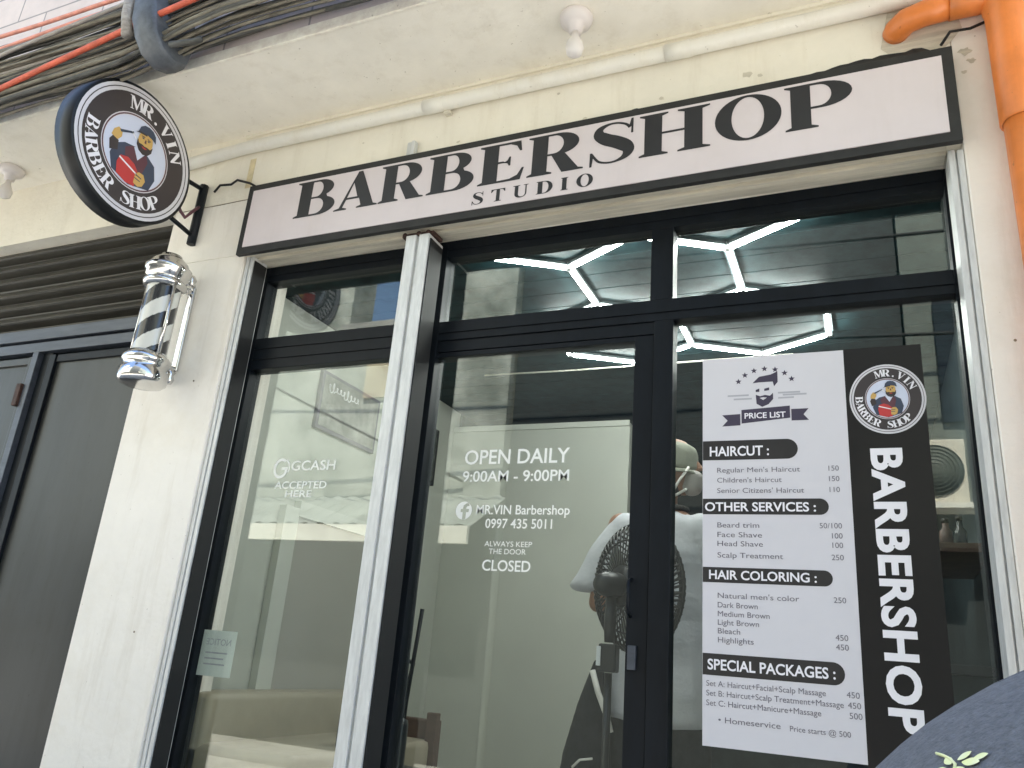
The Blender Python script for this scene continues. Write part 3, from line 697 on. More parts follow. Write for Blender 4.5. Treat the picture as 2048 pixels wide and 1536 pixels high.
# ------------------------------------------------------------------ round projecting sign
RX, RY, RZ, RR = -2.868, -0.462, 3.333, 0.318
rs = thing('round_sign', 'round black lightbox with a MR.VIN BARBER SHOP logo on brackets over the left pillar', 'sign', (-2.9, RY, RZ))
bm = NB(); lathe(bm, [(0, -.102), (RR - .012, -.102), (RR, -.095), (RR, -.004), (RR - .006, 0), (0, 0)], (RX, RY, RZ), (1, 0, 0), 64); obj('drum', bm, M['gloss_black'], rs)
def logo(bm, fn, r, mirror=1):
    """badge artwork in (u, v), unit circle scaled by r; fn(u, v, layer) gives the point; materials by slot:
    0 pale rim, 1 dark band, 2 pale blue field, 3 white letters, 4 navy, 5 maroon, 6 red, 7 tan"""
    def P(loops, ly, mi): put(bm, curve_polys([[(x * r, y * r) for x, y in lp] for lp in loops]), lambda u, v: fn(u, v, ly), mi)
    P([ell(0, 0, .97, .97, 56)], 0, 0)
    P([ell(0, 0, .86, .86, 56), ell(0, 0, .57, .57, 48)], 1, 1)
    P([ell(0, 0, .922, .922, 56), ell(0, 0, .908, .908, 56)], 1, 1)
    P([ell(0, 0, .525, .525, 48)], 1, 2)
    P([ell(0, 0, .555, .555, 48), ell(0, 0, .535, .535, 48)], 1, 5)
    def ringtext(s, mid, step, out, size):
        n = len(s)
        for i, ch in enumerate(s):
            if ch == ' ': continue
            a = mid + (i - (n - 1) / 2) * step * (-1 if out else 1)
            fl = GLY[ch]; e = extent(fl); w = (e[1] - e[0])
            A = R(a)
            def f2(u, v, A=A, w=w, e=e):
                lu = (u - e[0] - w / 2) * size; lv = v * size
                if out:
                    rad = .622 + lv; px, py = rad * math.cos(A), rad * math.sin(A); tx, ty = math.sin(A), -math.cos(A)
                else:
                    rad = .812 - lv; px, py = rad * math.cos(A), rad * math.sin(A); tx, ty = -math.sin(A), math.cos(A)
                return fn((px + tx * lu) * r, (py + ty * lu) * r, 2)
            put(bm, fl, f2, 3)
    ringtext("MR.VIN", 66, 15.2, True, .20)
    ringtext("BARBER SHOP", 246, 13.2, False, .19)
    # a bearded barber in cap and jacket with a razor, plain stand-in drawing
    P([[(-.30, -.44), (-.38, -.24), (-.34, -.06), (-.20, .04), (-.02, .08), (.20, .06), (.34, -.02), (.40, -.22), (.34, -.42), (.0, -.52)]], 2, 4)
    P([[(-.12, -.30), (-.18, -.02), (-.06, .07), (.06, -.06), (.17, .06), (.22, -.04), (.16, -.30)]], 3, 5)
    P([[(-.05, .06), (.05, -.10), (.15, .06), (.10, .09), (.0, .09)]], 4, 2)
    P([[(-.22, -.46), (-.25, -.30), (-.22, -.18), (-.10, -.14), (.02, -.18), (.10, -.26), (.10, -.50), (-.05, -.515)]], 5, 6)
    P([[(-.23, -.20), (.11, -.30), (.11, -.325), (-.235, -.225)]], 6, 3)
    P([[(.07, -.45), (.07, -.30), (.12, -.25), (.20, -.25), (.25, -.33), (.22, -.43), (.15, -.47)]], 6, 7)
    P([[(.07, -.36), (.17, -.37), (.17, -.385), (.07, -.375)]], 7, 4); P([[(.08, -.31), (.18, -.32), (.18, -.335), (.08, -.325)]], 7, 4)
    P([[(-.40, -.20), (-.44, -.06), (-.40, .02), (-.30, .0), (-.28, -.14)]], 3, 1)
    P([[(-.43, .02), (-.41, .12), (-.35, .19), (-.28, .17), (-.27, .08), (-.32, .0)]], 4, 7)
    P([[(-.33, .17), (-.12, .27), (-.11, .245), (-.30, .14)]], 5, 4); P([[(-.14, .27), (-.05, .20), (-.06, .18), (-.15, .25)]], 5, 3)
    P([ell(.10, .25, .125, .155, 22)], 5, 7)
    P([[(-.035, .23), (-.03, .13), (.02, .06), (.10, .03), (.18, .06), (.23, .13), (.235, .23), (.20, .17), (.14, .175), (.10, .165), (.06, .175), (.0, .17)]], 6, 1)
    P([[(.05, .145), (.15, .145), (.12, .125), (.08, .125)]], 7, 6)
    P([ell(.05, .275, .020, .013, 10)], 6, 4); P([ell(.145, .275, .020, .013, 10)], 6, 4)
    P([[(.015, .30), (.075, .312), (.075, .297), (.015, .288)]], 6, 1); P([[(.12, .312), (.18, .30), (.18, .288), (.12, .297)]], 6, 1)
    P([[(.088, .27), (.108, .27), (.118, .215), (.082, .215)]], 6, 5)
    P([[(-.055, .315), (-.03, .42), (.03, .475), (.10, .49), (.18, .475), (.24, .42), (.265, .315), (.20, .345), (.10, .36), (.0, .345)]], 6, 4)
    P([[(-.09, .30), (-.02, .345), (.10, .362), (.10, .335), (.0, .32)]], 7, 1)
LM = [M['poster'], M['brownprint'], M['logo_blue'], M['white'], M['navy'], M['maroon'], M['redprint'], M['tanprint']]
bm = NB(); logo(bm, lambda u, v, l: (RX + .0012 + l * .0007, RY + u, RZ + v), RR - .006); obj('sign_face', bm, LM, rs)
bm = NB(); logo(bm, lambda u, v, l: (RX - .1032 - l * .0007, RY - u, RZ + v), RR - .006); obj('sign_face', bm, LM, rs)
bm = NB()
BX = RX - .050
tube(bm, [(BX, -0.018, 3.12), (BX, -0.018, 3.45)], 0.021, 8)
tube(bm, [(BX, -0.02, 3.425), (BX, RY + .285, 3.410)], 0.011, 8)
tube(bm, [(BX, -0.02, 3.165), (BX, RY + .262, 3.190)], 0.011, 8)
obj('wall_bracket', bm, M['black'], rs)
bm = NB(); tube(bm, [(BX + .01, -0.03, 3.32), (BX + .02, -0.07, 3.27), (BX + .015, -0.10, 3.22), (BX + .01, -0.13, 3.24), (BX, -.17, 3.30)], 0.008, 6); obj('power_lead', bm, M['maroon'], rs, True)

# ------------------------------------------------------------------ barber pole
PX, PY = -2.845, -0.165
bp = thing('barber_pole', 'chrome barber pole with dark and white spiral stripes on the left pillar', 'barber pole', (PX, PY, 2.40))
bm = NB(); lathe(bm, [(0, 2.800), (.085, 2.800), (.094, 2.812), (.097, 2.825), (.084, 2.833), (.084, 2.846), (.092, 2.850), (.092, 2.872), (.100, 2.880), (.102, 2.900), (.088, 2.910), (.080, 2.930), (.060, 2.950), (.045, 2.958), (.045, 2.968), (.022, 2.976), (0, 2.980)], (PX, PY, 0), n=40); obj('top_cap', bm, M['chrome'], bp, True)
bm = NB(); lathe(bm, [(0, 2.405), (.070, 2.405), (.088, 2.410), (.100, 2.420), (.103, 2.432), (.103, 2.470), (.092, 2.478), (.092, 2.500), (.102, 2.508), (.102, 2.526), (.090, 2.538), (.082, 2.552), (0, 2.552)], (PX, PY, -.068), n=40); obj('bottom_cap', bm, M['chrome'], bp, True)
bm = NB()
n, nz, z0, z1, rr = 120, 100, 2.484, 2.800, 0.072
vs = [[bm.verts.new((PX + rr * math.cos(2 * PI * k / n), PY + rr * math.sin(2 * PI * k / n), z0 + (z1 - z0) * i / nz)) for k in range(n)] for i in range(nz + 1)]
for i in range(nz):
    for k in range(n):
        f = bm.faces.new((vs[i][k], vs[i][(k + 1) % n], vs[i + 1][(k + 1) % n], vs[i + 1][k])); f.smooth = True
        ph = (i / nz * 2.0 - k / n * 1.0 * 2 + .18) % 1.0
        f.material_index = 0 if ph < .5 else 1
obj('striped_cylinder', bm, [M['stripe_d'], M['stripe_w']], bp)
for a in (192, 346, 90):
    bm = NB(); ax, ay = PX + .088 * math.cos(R(a)), PY + .088 * math.sin(R(a)); tube(bm, [(ax, ay, 2.475), (ax, ay, 2.815)], 0.008, 10); obj('side_rod', bm, M['chrome'], bp, True)
bm = NB(); box(bm, PX - .018, PX + .018, -.016, -.002, 2.46, 2.88, bev=.005)
tube(bm, [(PX, -.012, 2.85), (PX, PY + .10, 2.85)], .016, 12); tube(bm, [(PX, -.012, 2.465), (PX, PY + .10, 2.465)], .016, 12)
lathe(bm, [(0, 2.39), (.014, 2.395), (.022, 2.415), (.014, 2.435), (.022, 2.45), (0, 2.46)], (PX, -.025, 0), n=14); lathe(bm, [(0, 2.88), (.022, 2.885), (.016, 2.90), (.022, 2.915), (.010, 2.935), (0, 2.94)], (PX, -.025, 0), n=14)
obj('wall_mount', bm, M['chrome'], bp, True)

# ------------------------------------------------------------------ neighbour's roller shutter and steel gate
rsd = thing('roller_shutter', 'dark ribbed roller shutter rolled down under the cream beam on the left', 'shutter', (-4.6, 0.12, 2.83))
bm = NB()
z = 2.835; rs_ = random.Random(5)
while z < 3.42:
    prof = [(0.123, z + .002), (0.120, z + .012), (0.082, z + .030), (0.074, z + .036), (0.076, z + .046), (0.098, z + .078), (0.112, z + .086), (0.123, z + .088)]
    prev = None; t1, t2, t3 = rs_.uniform(-.005, .005), rs_.uniform(-.005, .005), rs_.uniform(-.004, .006)
    for (yy, zz) in prof:
        cur = (bm.verts.new((-6.09, yy + t3, zz + t1)), bm.verts.new((-3.095, yy - t3, zz + t2)))
        if prev: bm.faces.new((prev[0], prev[1], cur[1], cur[0]))
        prev = cur
    z += 0.0875
box(bm, -6.09, -3.095, 0.125, 0.135, 2.83, 3.45)
obj('slats', bm, M['shutter'], rsd)
sgt = thing('steel_gate', 'dark grey sheet steel gate with steel rails beside the left pillar', 'gate', (-4.6, 0.12, 0.14))
bm = NB()
box(bm, -6.09, -3.096, 0.066, 0.13, 2.747, 2.812, bev=.004)
box(bm, -6.09, -3.096, 0.076, 0.13, 2.680, 2.736, bev=.004)
obj('top_rail', bm, M['gatebar'], sgt)
for x0, x1 in ((-6.08, -3.985), (-3.865, -3.105)):
    bm = NB()
    box(bm, x0, x1, 0.105, 0.125, 0.18, 2.66)
    gp = obj('gate_panel', bm, M['gate'], sgt)
    bm = NB()
    box(bm, x0, x0 + .045, 0.085, 0.1045, 0.18, 2.66, bev=.003); box(bm, x1 - .04, x1, 0.085, 0.1045, 0.18, 2.66, bev=.003)
    box(bm, x0 + .046, x1 - .041, 0.092, 0.1045, 2.62, 2.66, bev=.003)
    obj('panel_frame', bm, M['gate'] if x0 < -5 else M['black'], gp)
bm = NB(); box(bm, -3.983, -3.940, 0.07, 0.125, 0.16, 2.678, bev=.003); obj('gate_post', bm, M['gatebar'], sgt)
bm = NB(); box(bm, -6.099, -3.091, 0.20, 0.24, 0.141, 3.335); obj('gap_backing', bm, M['dark_room'], bld)  # unseen dark backing added to stop daylight showing through the gate gap
bm = NB(); box(bm, -3.938, -3.866, 0.100, 0.125, 0.16, 2.678); obj('dark_gap_strip', bm, M['black'], sgt)  # black strip set in the gap, its colour standing in for shade
for zz in (2.36, 1.42, 0.6):
    bm = NB(); tube(bm, [(-3.102, 0.075, zz), (-3.102, 0.075, zz + .11)], .016, 10); box(bm, -3.135, -3.094, 0.070, 0.080, zz + .02, zz + .09); obj('hinge', bm, M['hinge'], sgt)
bm = NB(); box(bm, -4.02, -3.985, 0.055, 0.084, 2.38, 2.50, bev=.004); obj('latch', bm, M['hinge'], sgt)
# weld-stained edge strip hidden behind

# ------------------------------------------------------------------ cable bundle along the parapet
def sst(a, b, x):
    t = min(1, max(0, (x - a) / (b - a))); return t * t * (3 - 2 * t)
def cable_pts(y, z0, slope, ph, amp, lift=0.0, x0=-9.0, x1=3.0, n=64):
    """a cable along the parapet: height z0 at x = -3.5, lifted where the bundle is clamped at the sleeve"""
    out = []
    for k in range(n + 1):
        x = x0 + (x1 - x0) * k / n
        z = z0 + slope * (x + 3.5) + lift * sst(-2.90, -2.25, x) + amp * math.sin(x * 1.7 + ph) + amp * .7 * math.sin(x * 4.1 + ph * 2) + amp * .35 * math.sin(x * 9.3 + ph * 3)
        out.append((x, y + .014 * math.sin(x * 1.3 + ph * 1.7), z))
    return out
rng = random.Random(11)
CG = 'cables in the bundle along the parapet'
N_C = 78
for i in range(N_C):
    t = i / (N_C - 1)
    z0 = 3.605 + t * .385 + rng.uniform(-.020, .020); lift = .105 * (1 - t) + rng.uniform(-.02, .02)
    y = -0.585 - rng.uniform(0, .105)
    r = rng.choice((.004, .005, .006, .008, .011))
    k = rng.random()
    m, lab = (M['cable'], 'thin dusty brown cable in the sagging bundle under the parapet') if k < .62 else (M['cable2'], 'thin blackish cable in the sagging bundle under the parapet') if k < .84 else (M['cable3'], 'thin pale grey cable in the sagging bundle under the parapet')
    bm = NB(); tube(bm, cable_pts(y, z0, rng.uniform(-.012, .012), rng.uniform(0, 6), rng.uniform(.004, .012), lift), r, 6)
    top('utility_cable', bm, m, lab, 'cable', CG, smooth=True)
def cable(z0, slope, y, r, m, label, group, amp=.004, ph=1.0):
    bm = NB(); tube(bm, cable_pts(y, z0, slope, ph, amp), r, 8)
    return top('conduit_cable', bm, m, label, 'cable', group, smooth=True)
cable(3.661, .118, -0.725, .013, M['redcable'], 'thick orange-red cable slung diagonally across the front of the dark bundle', 'orange cables', ph=.3)
cable(3.956, .040, -0.67, .010, M['pinkcable'], 'faded orange cable lying just above the dark bundle', 'orange cables', ph=2.0)
cable(4.112, -.045, -0.64, .010, M['pinkcable'], 'topmost thin faded orange cable against the pinkish parapet', 'orange cables', ph=4.0)
cable(3.888, .065, -0.70, .009, M['cable3'], 'pale grey cable along the top edge of the dark bundle', 'pale cables', ph=5.0)
bm = NB(); tube(bm, [(x, -.505 - .02 * math.sin(x), 3.735 + .085 * math.sin((x + 3.4) * .9)) for x in [-3.4 + .1 * k for k in range(26)]], .006, 6)
top('loose_wire', bm, M['cable'], 'single brown wire drooping along the lower parapet right of the bundle', 'wire', smooth=True)
# splice sleeve wrapped round the bundle
sp = thing('cable_splice', 'grey black plastic splice sleeve wrapped round the cable bundle', 'splice sleeve', (-2.62, -.66, 3.6))
bm = NB()
pts = [(-2.60, -.640, 3.600), (-2.605, -.700, 3.620), (-2.62, -.735, 3.68), (-2.64, -.752, 3.76), (-2.655, -.752, 3.85), (-2.66, -.74, 3.94), (-2.665, -.69, 4.0), (-2.665, -.62, 4.01), (-2.66, -.565, 3.96), (-2.64, -.552, 3.86), (-2.62, -.552, 3.72), (-2.605, -.575, 3.63)]
w = .125
ra = []
for j, dx in enumerate((-w / 2, -w / 2 + .012, 0, w / 2 - .012, w / 2)):
    k = (0, .014, .020, .014, 0)[j]
    c = Vector((0, -.65, 3.80))
    ring = []
    for p in pts:
        d = (Vector((0, p[1], p[2])) - c); d.normalize()
        ring.append(bm.verts.new(Vector(p) + Vector((dx, 0, 0)) + d * k))
    ra.append(ring)
for a, b in zip(ra, ra[1:]):
    for k in range(len(pts)):
        k2 = (k + 1) % len(pts); f = bm.faces.new((a[k], a[k2], b[k2], b[k])); f.smooth = True
for end in (ra[0], ra[-1][::-1]): bm.faces.new(end)
obj('wrap', bm, M['sleeve'], sp)
bm = NB(); tube(bm, [(-2.735, -.735, 3.70), (-2.745, -.752, 3.80), (-2.76, -.75, 3.92), (-2.76, -.72, 4.02)], .024, 10); obj('tail', bm, M['cable3'], sp, True)
bm = NB(); tube(bm, [(-2.50, -.70, 3.62), (-2.42, -.705, 3.60), (-2.36, -.70, 3.595), (-2.33, -.70, 3.60)], .013, 8); obj('stub', bm, M['cable2'], sp, True)

# ------------------------------------------------------------------ price list and banner on the right pane
pl = thing('price_list_poster', 'white price list poster with dark headings stuck on the right pane', 'poster', (-0.26, .156, 1.147))
YP = 0.1545
bm = NB(); box(bm, -0.490, -0.031, YP, YP + .003, 1.147, 2.398); obj('sheet', bm, M['poster'], pl)
def pill(x1, z0, z1):
    bm = NB(); zc, r = (z0 + z1) / 2, (z1 - z0) / 2
    plane_poly(bm, [(-0.489, z0), (x1 - r, z0)] + [(x1 - r + r * math.cos(R(a)), zc + r * math.sin(R(a))) for a in range(-80, 81, 16)] + [(x1 - r, z1), (-0.489, z1)], YP - .0006)
    obj('heading_band', bm, M['label'], pl)
pill(-0.184, 2.033, 2.100); pill(-0.099, 1.850, 1.902); pill(-0.098, 1.631, 1.679); pill(-0.078, 1.350, 1.414)
Y2 = YP - .0012
for t_ in (("HAIRCUT :", -0.466, 2.047, .192, .034), ("OTHER SERVICES :", -0.482, 1.861, .345, .030), ("HAIR COLORING :", -0.469, 1.642, .325, .029), ("SPECIAL PACKAGES :", -0.474, 1.367, .370, .032), ("PRICE LIST", -0.350, 2.175, .132, .020)):
    words(pl, 'heading_lettering', M['white'], t_[0], Y2, t_[1], t_[2], w=t_[3], h=t_[4], bold=.02)
def row(s, z, w, price=None, x=-0.442, px=-0.064, h=.0175):
    bm = NB(); write(bm, s, Y2 + .0004, x, z, w=w, h=h)
    if price: write(bm, price, Y2 + .0004, px, z + .001, h=h, align='R')
    obj('list_lettering', bm, M['ink_grey'], pl)
row("Regular Men's Haircut", 1.990, .262, "150"); row("Children's Haircut", 1.956, .205, "150"); row("Senior Citizens' Haircut", 1.921, .272, "110")
row("Beard trim", 1.807, .132, "50/100"); row("Face Shave", 1.776, .140, "100"); row("Head Shave", 1.747, .142, "100"); row("Scalp Treatment", 1.710, .202, "250")
row("Natural men's color", 1.583, .245, "250"); row("Dark Brown", 1.554, .122); row("Medium Brown", 1.527, .157); row("Light Brown", 1.501, .125); row("Bleach", 1.475, .068, "450"); row("Highlights", 1.448, .108, "450")
row("Set A: Haircut+Facial+Scalp Massage", 1.318, .345, "450", x=-.478, px=-.042); row("Set B: Haircut+Scalp Treatment+Massage", 1.290, .392, "450", x=-.478, px=-.040); row("Set C: Haircut+Manicure+Massage", 1.262, .330, "500", x=-.478, px=-.038)
row("• Homeservice", 1.216, .180); words(pl, 'list_lettering', M['ink_grey'], "Price starts @ 500", Y2 + .0004, -.236, 1.213, w=.165, h=.016)
bm = NB()
for k in range(7):
    a = R(152 - k * 20.7); cx, cz = -.282 + .098 * math.cos(a), 2.272 + .078 * math.sin(a)
    st = [(cx + (.011 if j % 2 == 0 else .0048) * math.cos(R(90 + 36 * j)), cz + (.011 if j % 2 == 0 else .0048) * math.sin(R(90 + 36 * j))) for j in range(10)]
    plane_poly(bm, st, YP - .0007)
P_ = lambda loops: put(bm, curve_polys(loops), lambda u, v: (u, YP - .0007, v))
P_([[(-.322, 2.300), (-.300, 2.322), (-.262, 2.328), (-.240, 2.338), (-.240, 2.300), (-.252, 2.285), (-.256, 2.302), (-.300, 2.302)]])
P_([[(-.312, 2.275), (-.300, 2.280), (-.300, 2.268), (-.312, 2.268)], [(-.284, 2.278), (-.268, 2.282), (-.268, 2.272), (-.284, 2.270)]])
P_([[(-.312, 2.258), (-.298, 2.252), (-.282, 2.256), (-.266, 2.252), (-.256, 2.262), (-.256, 2.240), (-.272, 2.222), (-.292, 2.214), (-.310, 2.226)], [(-.300, 2.246), (-.288, 2.248), (-.276, 2.246), (-.288, 2.238)]])
P_([[(-.360, 2.158), (-.204, 2.172), (-.204, 2.214), (-.360, 2.206)]])
P_([[(-.424, 2.150), (-.364, 2.152), (-.364, 2.192), (-.424, 2.190), (-.406, 2.170)]]); P_([[(-.200, 2.162), (-.146, 2.162), (-.162, 2.182), (-.146, 2.202), (-.200, 2.202)]])
obj('barber_emblem', bm, M['ink_purple'], pl)
bm = NB()
for xa, xb, z in ((-.405, -.335, 2.255), (-.385, -.325, 2.242), (-.24, -.17, 2.258), (-.225, -.150, 2.250), (-.24, -.19, 2.240)): b_ = NB(); plane_poly(b_, [(xa, z), (xb, z), (xb, z + .006), (xa, z + .006)], YP - .0007); obj('emblem_line', b_, M['ink_faint'], pl)
bm.free()

bn = thing('black_banner', 'tall black banner with white BARBERSHOP letters reading downwards and a round badge', 'banner', (0.085, .156, 1.147))
bm = NB(); box(bm, -0.0305, 0.198, YP - .0006, YP + .0026, 1.10, 2.400); obj('sheet', bm, M['banner'], bn)
bm = NB()
fl = text_flat("BARBERSHOP", 0.035, 1.06); e = extent(fl); Lz = 2.060 - 1.238
xb, xt = 0.034, 0.122
put(bm, fl, lambda u, v: (xb + (v / .73) * (xt - xb) - (0.004 if False else 0), YP - .0014, 2.060 - (u - e[0]) / (e[1] - e[0]) * Lz))
obj('banner_lettering', bm, M['white'], bn)
bm = NB(); logo(bm, lambda u, v, l: (0.090 + u, YP - .0012 - l * .0005, 2.222 + v * 1.05), .114); obj('badge', bm, LM, bn)

# ------------------------------------------------------------------ interior things
# hexagon lamp
hl = thing('hexagon_lamp', 'lit white hexagon pattern of LED tubes on the dark shop ceiling', 'ceiling lamp', (-.8, 1.0, 3.0))
def tubes(pairs):
    for p, q in pairs:
        b = NB(); P0, P1 = Vector((*p, 3.008)), Vector((*q, 3.008)); d = (P1 - P0).normalized()
        tube(b, [P0 + d * .012, P1 - d * .012], .0062, 8); lt = obj('led_tube', b, M['led'], hl)
        b = NB(); sd_ = Vector((-d.y, d.x, 0)) * .019; e0, e1 = P0 + d * .014, P1 - d * .014
        vv = [b.verts.new(w_ + Vector((0, 0, h_))) for h_ in (.0105, .0245) for w_ in (e0 - sd_, e1 - sd_, e1 + sd_, e0 + sd_)]
        for f_ in ((3, 2, 1, 0), (4, 5, 6, 7), (0, 1, 5, 4), (1, 2, 6, 5), (2, 3, 7, 6), (3, 0, 4, 7)): b.faces.new([vv[i] for i in f_])
        obj('channel', b, M['dark_room'], lt)  # opaque strip added over the tube to block its light from the ceiling
X = [-1.485, -1.140, -0.795, -0.450, -0.105]
tubes([((X[0], .28), (X[1], .48)), ((X[1], .48), (X[2], .28)), ((X[2], .28), (X[3], .48)), ((X[3], .48), (X[4], .28)),
       ((X[1], .48), (X[1], .88)), ((X[3], .48), (X[3], .88)),
       ((X[1], .88), (X[0], 1.08)), ((X[1], .88), (X[2], 1.08)), ((X[3], .88), (X[2], 1.08)), ((X[3], .88), (X[4], 1.08)),
       ((X[0], 1.08), (X[0], 1.48)), ((X[2], 1.08), (X[2], 1.48)), ((X[4], 1.08), (X[4], 1.48)),
       ((X[0], 1.48), (X[1], 1.68)), ((X[1], 1.68), (X[2], 1.48)), ((X[2], 1.48), (X[3], 1.68)), ((X[3], 1.68), (X[4], 1.48))])
bm = NB()
for p in [(X[1], .48), (X[3], .48), (X[1], .88), (X[3], .88), (X[0], 1.08), (X[2], 1.08), (X[4], 1.08), (X[0], 1.48), (X[2], 1.48), (X[4], 1.48), (X[1], 1.68), (X[3], 1.68)]:
    lathe(bm, [(0, 3.0), (.016, 3.002), (.018, 3.034), (0, 3.035)], (*p, 0), n=10)
obj('tube_joint', bm, M['white_plastic'], hl)

# pictures on the inner left wall
pf = thing('framed_picture', 'wide grey framed picture with white script hung on the inner left wall', 'picture', (-2.68, 1.1, 2.45), 'pictures on the inner left wall')
bm = NB(); box(bm, -2.699, -2.675, .83, 1.41, 2.44, 2.77, bev=.004); obj('frame', bm, M['ink_grey'], pf)
bm = NB(); box(bm, -2.6745, -2.673, .85, 1.39, 2.46, 2.75); obj('print', bm, M['picture'], pf)
bm = NB(); tube(bm, [(-2.6715, .89 + .0030 * k + .012 * math.cos(k * .55), 2.69 + (.014 + .016 * (math.sin(k * .13) > .55)) * math.sin(k * .55)) for k in range(100)], .0030, 5); obj('script_flourish', bm, M['white'], pf, True)
pf = thing('framed_picture', 'dark narrow framed picture deeper in the shop on the inner left wall', 'picture', (-2.68, 2.05, 2.42), 'pictures on the inner left wall')
bm = NB(); box(bm, -2.699, -2.668, 1.95, 2.16, 2.41, 2.80, bev=.004); obj('frame', bm, M['black'], pf)
bm = NB(); box(bm, -2.6675, -2.666, 1.975, 2.135, 2.435, 2.775); obj('print', bm, M['glassdark'], pf)

# beige sofa along the left wall
so = thing('beige_sofa', 'beige padded bench sofa against the inner left wall', 'sofa', (-2.45, .9, .55))
bm = NB(); box(bm, -2.690, -2.50, .24, 1.40, .80, 1.118, bev=.03); obj('backrest', bm, M['sofa'], so, True)
bm = NB(); box(bm, -2.690, -2.05, .24, 1.40, .66, .93, bev=.03); obj('seat', bm, M['sofa'], so, True)
bm = NB(); box(bm, -2.66, -2.10, .28, 1.36, .552, .659); obj('base', bm, M['wood'], so)
bm = NB(); box(bm, -2.62, -2.06, 1.402, 1.46, .552, 1.02, bev=.01); obj('armrest', bm, M['wood'], so)

# black chair and tubular stand by the door
ch = thing('black_chair', 'low black vinyl chair just inside the door', 'chair', (-2.0, .85, .55))
bm = NB(); box(bm, -2.16, -1.83, .66, .73, .80, 1.075, bev=.03); obj('backrest', bm, M['chair'], ch, True)
bm = NB(); box(bm, -2.18, -1.81, .735, 1.10, .78, .84, bev=.025); obj('seat', bm, M['chair'], ch, True)
for lx, ly in ((-2.14, .70), (-1.85, .70), (-2.14, 1.06), (-1.85, 1.06)):
    bm = NB(); tube(bm, [(lx, ly, .552), (lx, ly, .80)], .013, 8); obj('leg', bm, M['black'], ch)
ts = thing('tubular_stand', 'dark steel tube stand with a forked top behind the black chair', 'stand', (-2.14, 1.2, .55))
bm = NB(); tube(bm, [(-2.15, 1.2, .555), (-2.135, 1.2, 1.113), (-2.102, 1.2, 1.552)], .011, 8); obj('upright', bm, M['black'], ts)
bm = NB(); tube(bm, [(-2.185, 1.2, .555), (-2.168, 1.2, 1.042), (-2.128, 1.2, 1.24), (-2.118, 1.2, 1.29)], .010, 8); obj('brace', bm, M['black'], ts)
bm = NB(); tube(bm, [(-2.255, 1.2, 1.325), (-2.20, 1.2, 1.315), (-2.122, 1.2, 1.288)], .010, 8); obj('crossbar', bm, M['black'], ts)
bm = NB(); box(bm, -2.24, -2.04, 1.10, 1.30, .551, .565, bev=.004); obj('foot', bm, M['black'], ts)
wb = NB(); box(wb, -2.078, -2.018, 1.32, 1.36, .552, 1.06, bev=.006)
top('wooden_board', wb, M['wood'], 'narrow dark brown board standing upright behind the black chair', 'board')

# ---------------- people
def remesh(bm, voxel, smooth_it=6, fac=.5, name='body'):
    me = bpy.data.meshes.new("tmp"); bm.to_mesh(me); bm.free()
    o = bpy.data.objects.new("tmp", me); COL.objects.link(o)
    md = o.modifiers.new("r", 'REMESH'); md.mode = 'VOXEL'; md.voxel_size = voxel
    if smooth_it:
        s = o.modifiers.new("s", 'SMOOTH'); s.factor = fac; s.iterations = smooth_it
    dg = bpy.context.evaluated_depsgraph_get(); dg.update()
    m2 = bpy.data.meshes.new_from_object(o.evaluated_get(dg))
    bpy.data.objects.remove(o); bpy.data.meshes.remove(me)
    b = NB(); b.from_mesh(m2); bpy.data.meshes.remove(m2)
    return b

def limb(bm, pts, sub=2):
    """pts: (x, y, z, rx, ry, rz): overlapping ellipsoids along a chain"""
    for a, b in zip(pts, pts[1:]):
        L = (Vector(b[:3]) - Vector(a[:3])).length
        n = max(2, int(L / (min(a[3:] + b[3:]) * .35)))
        for k in range(n + 1):
            t = k / n
            q = [a[j] + (b[j] - a[j]) * t for j in range(6)]
            sphere(bm, q[:3], 1, sub, q[3:])

def rnd(x, y, z, r): return (x, y, z, r, r, r)

def hand(bm, w, d, side, palm_n):
    """a relaxed, slightly curled hand: w wrist, d direction of the fingers, palm_n palm normal"""
    w, d, pn = Vector(w), Vector(d).normalized(), Vector(palm_n).normalized()
    s = d.cross(pn).normalized() * side
    for k in range(5):
        t = k / 4; c = w + d * (.02 + .065 * t)
        for q in (-1, -.33, .33, 1): sphere(bm, c + s * q * (.018 + .010 * t), .0135, 1)
    for i, (o, L) in enumerate(((-.030, .058), (-.011, .072), (.010, .078), (.029, .070))):
        p = w + d * .088 + s * o; dd = d.copy()
        for j in range(3):
            seg = L * (.45, .32, .25)[j]; dd = (dd + pn * (.22 + .12 * j)).normalized(); e_ = p + dd * seg
            limb(bm, [rnd(*p, .0092 - j * .0008), rnd(*e_, .0086 - j * .0009)], 1); p = e_
    p = w + d * .03 - s * .028; q = p - s * .028 + d * .032 + pn * .01; r_ = q + d * .030 + s * .004 + pn * .012
    limb(bm, [rnd(*p, .013), rnd(*q, .011), rnd(*r_, .0088)], 1)

man = thing('person', 'man in white T-shirt, dark trousers and olive grey cap seen from behind inside the shop', 'person', (-.80, .90, .55))
X0, Y0, Z0 = -.795, .90, .55
def mp(x, y, z, *r): return (X0 + x, Y0 + y, Z0 + z, *r)
bm = NB()
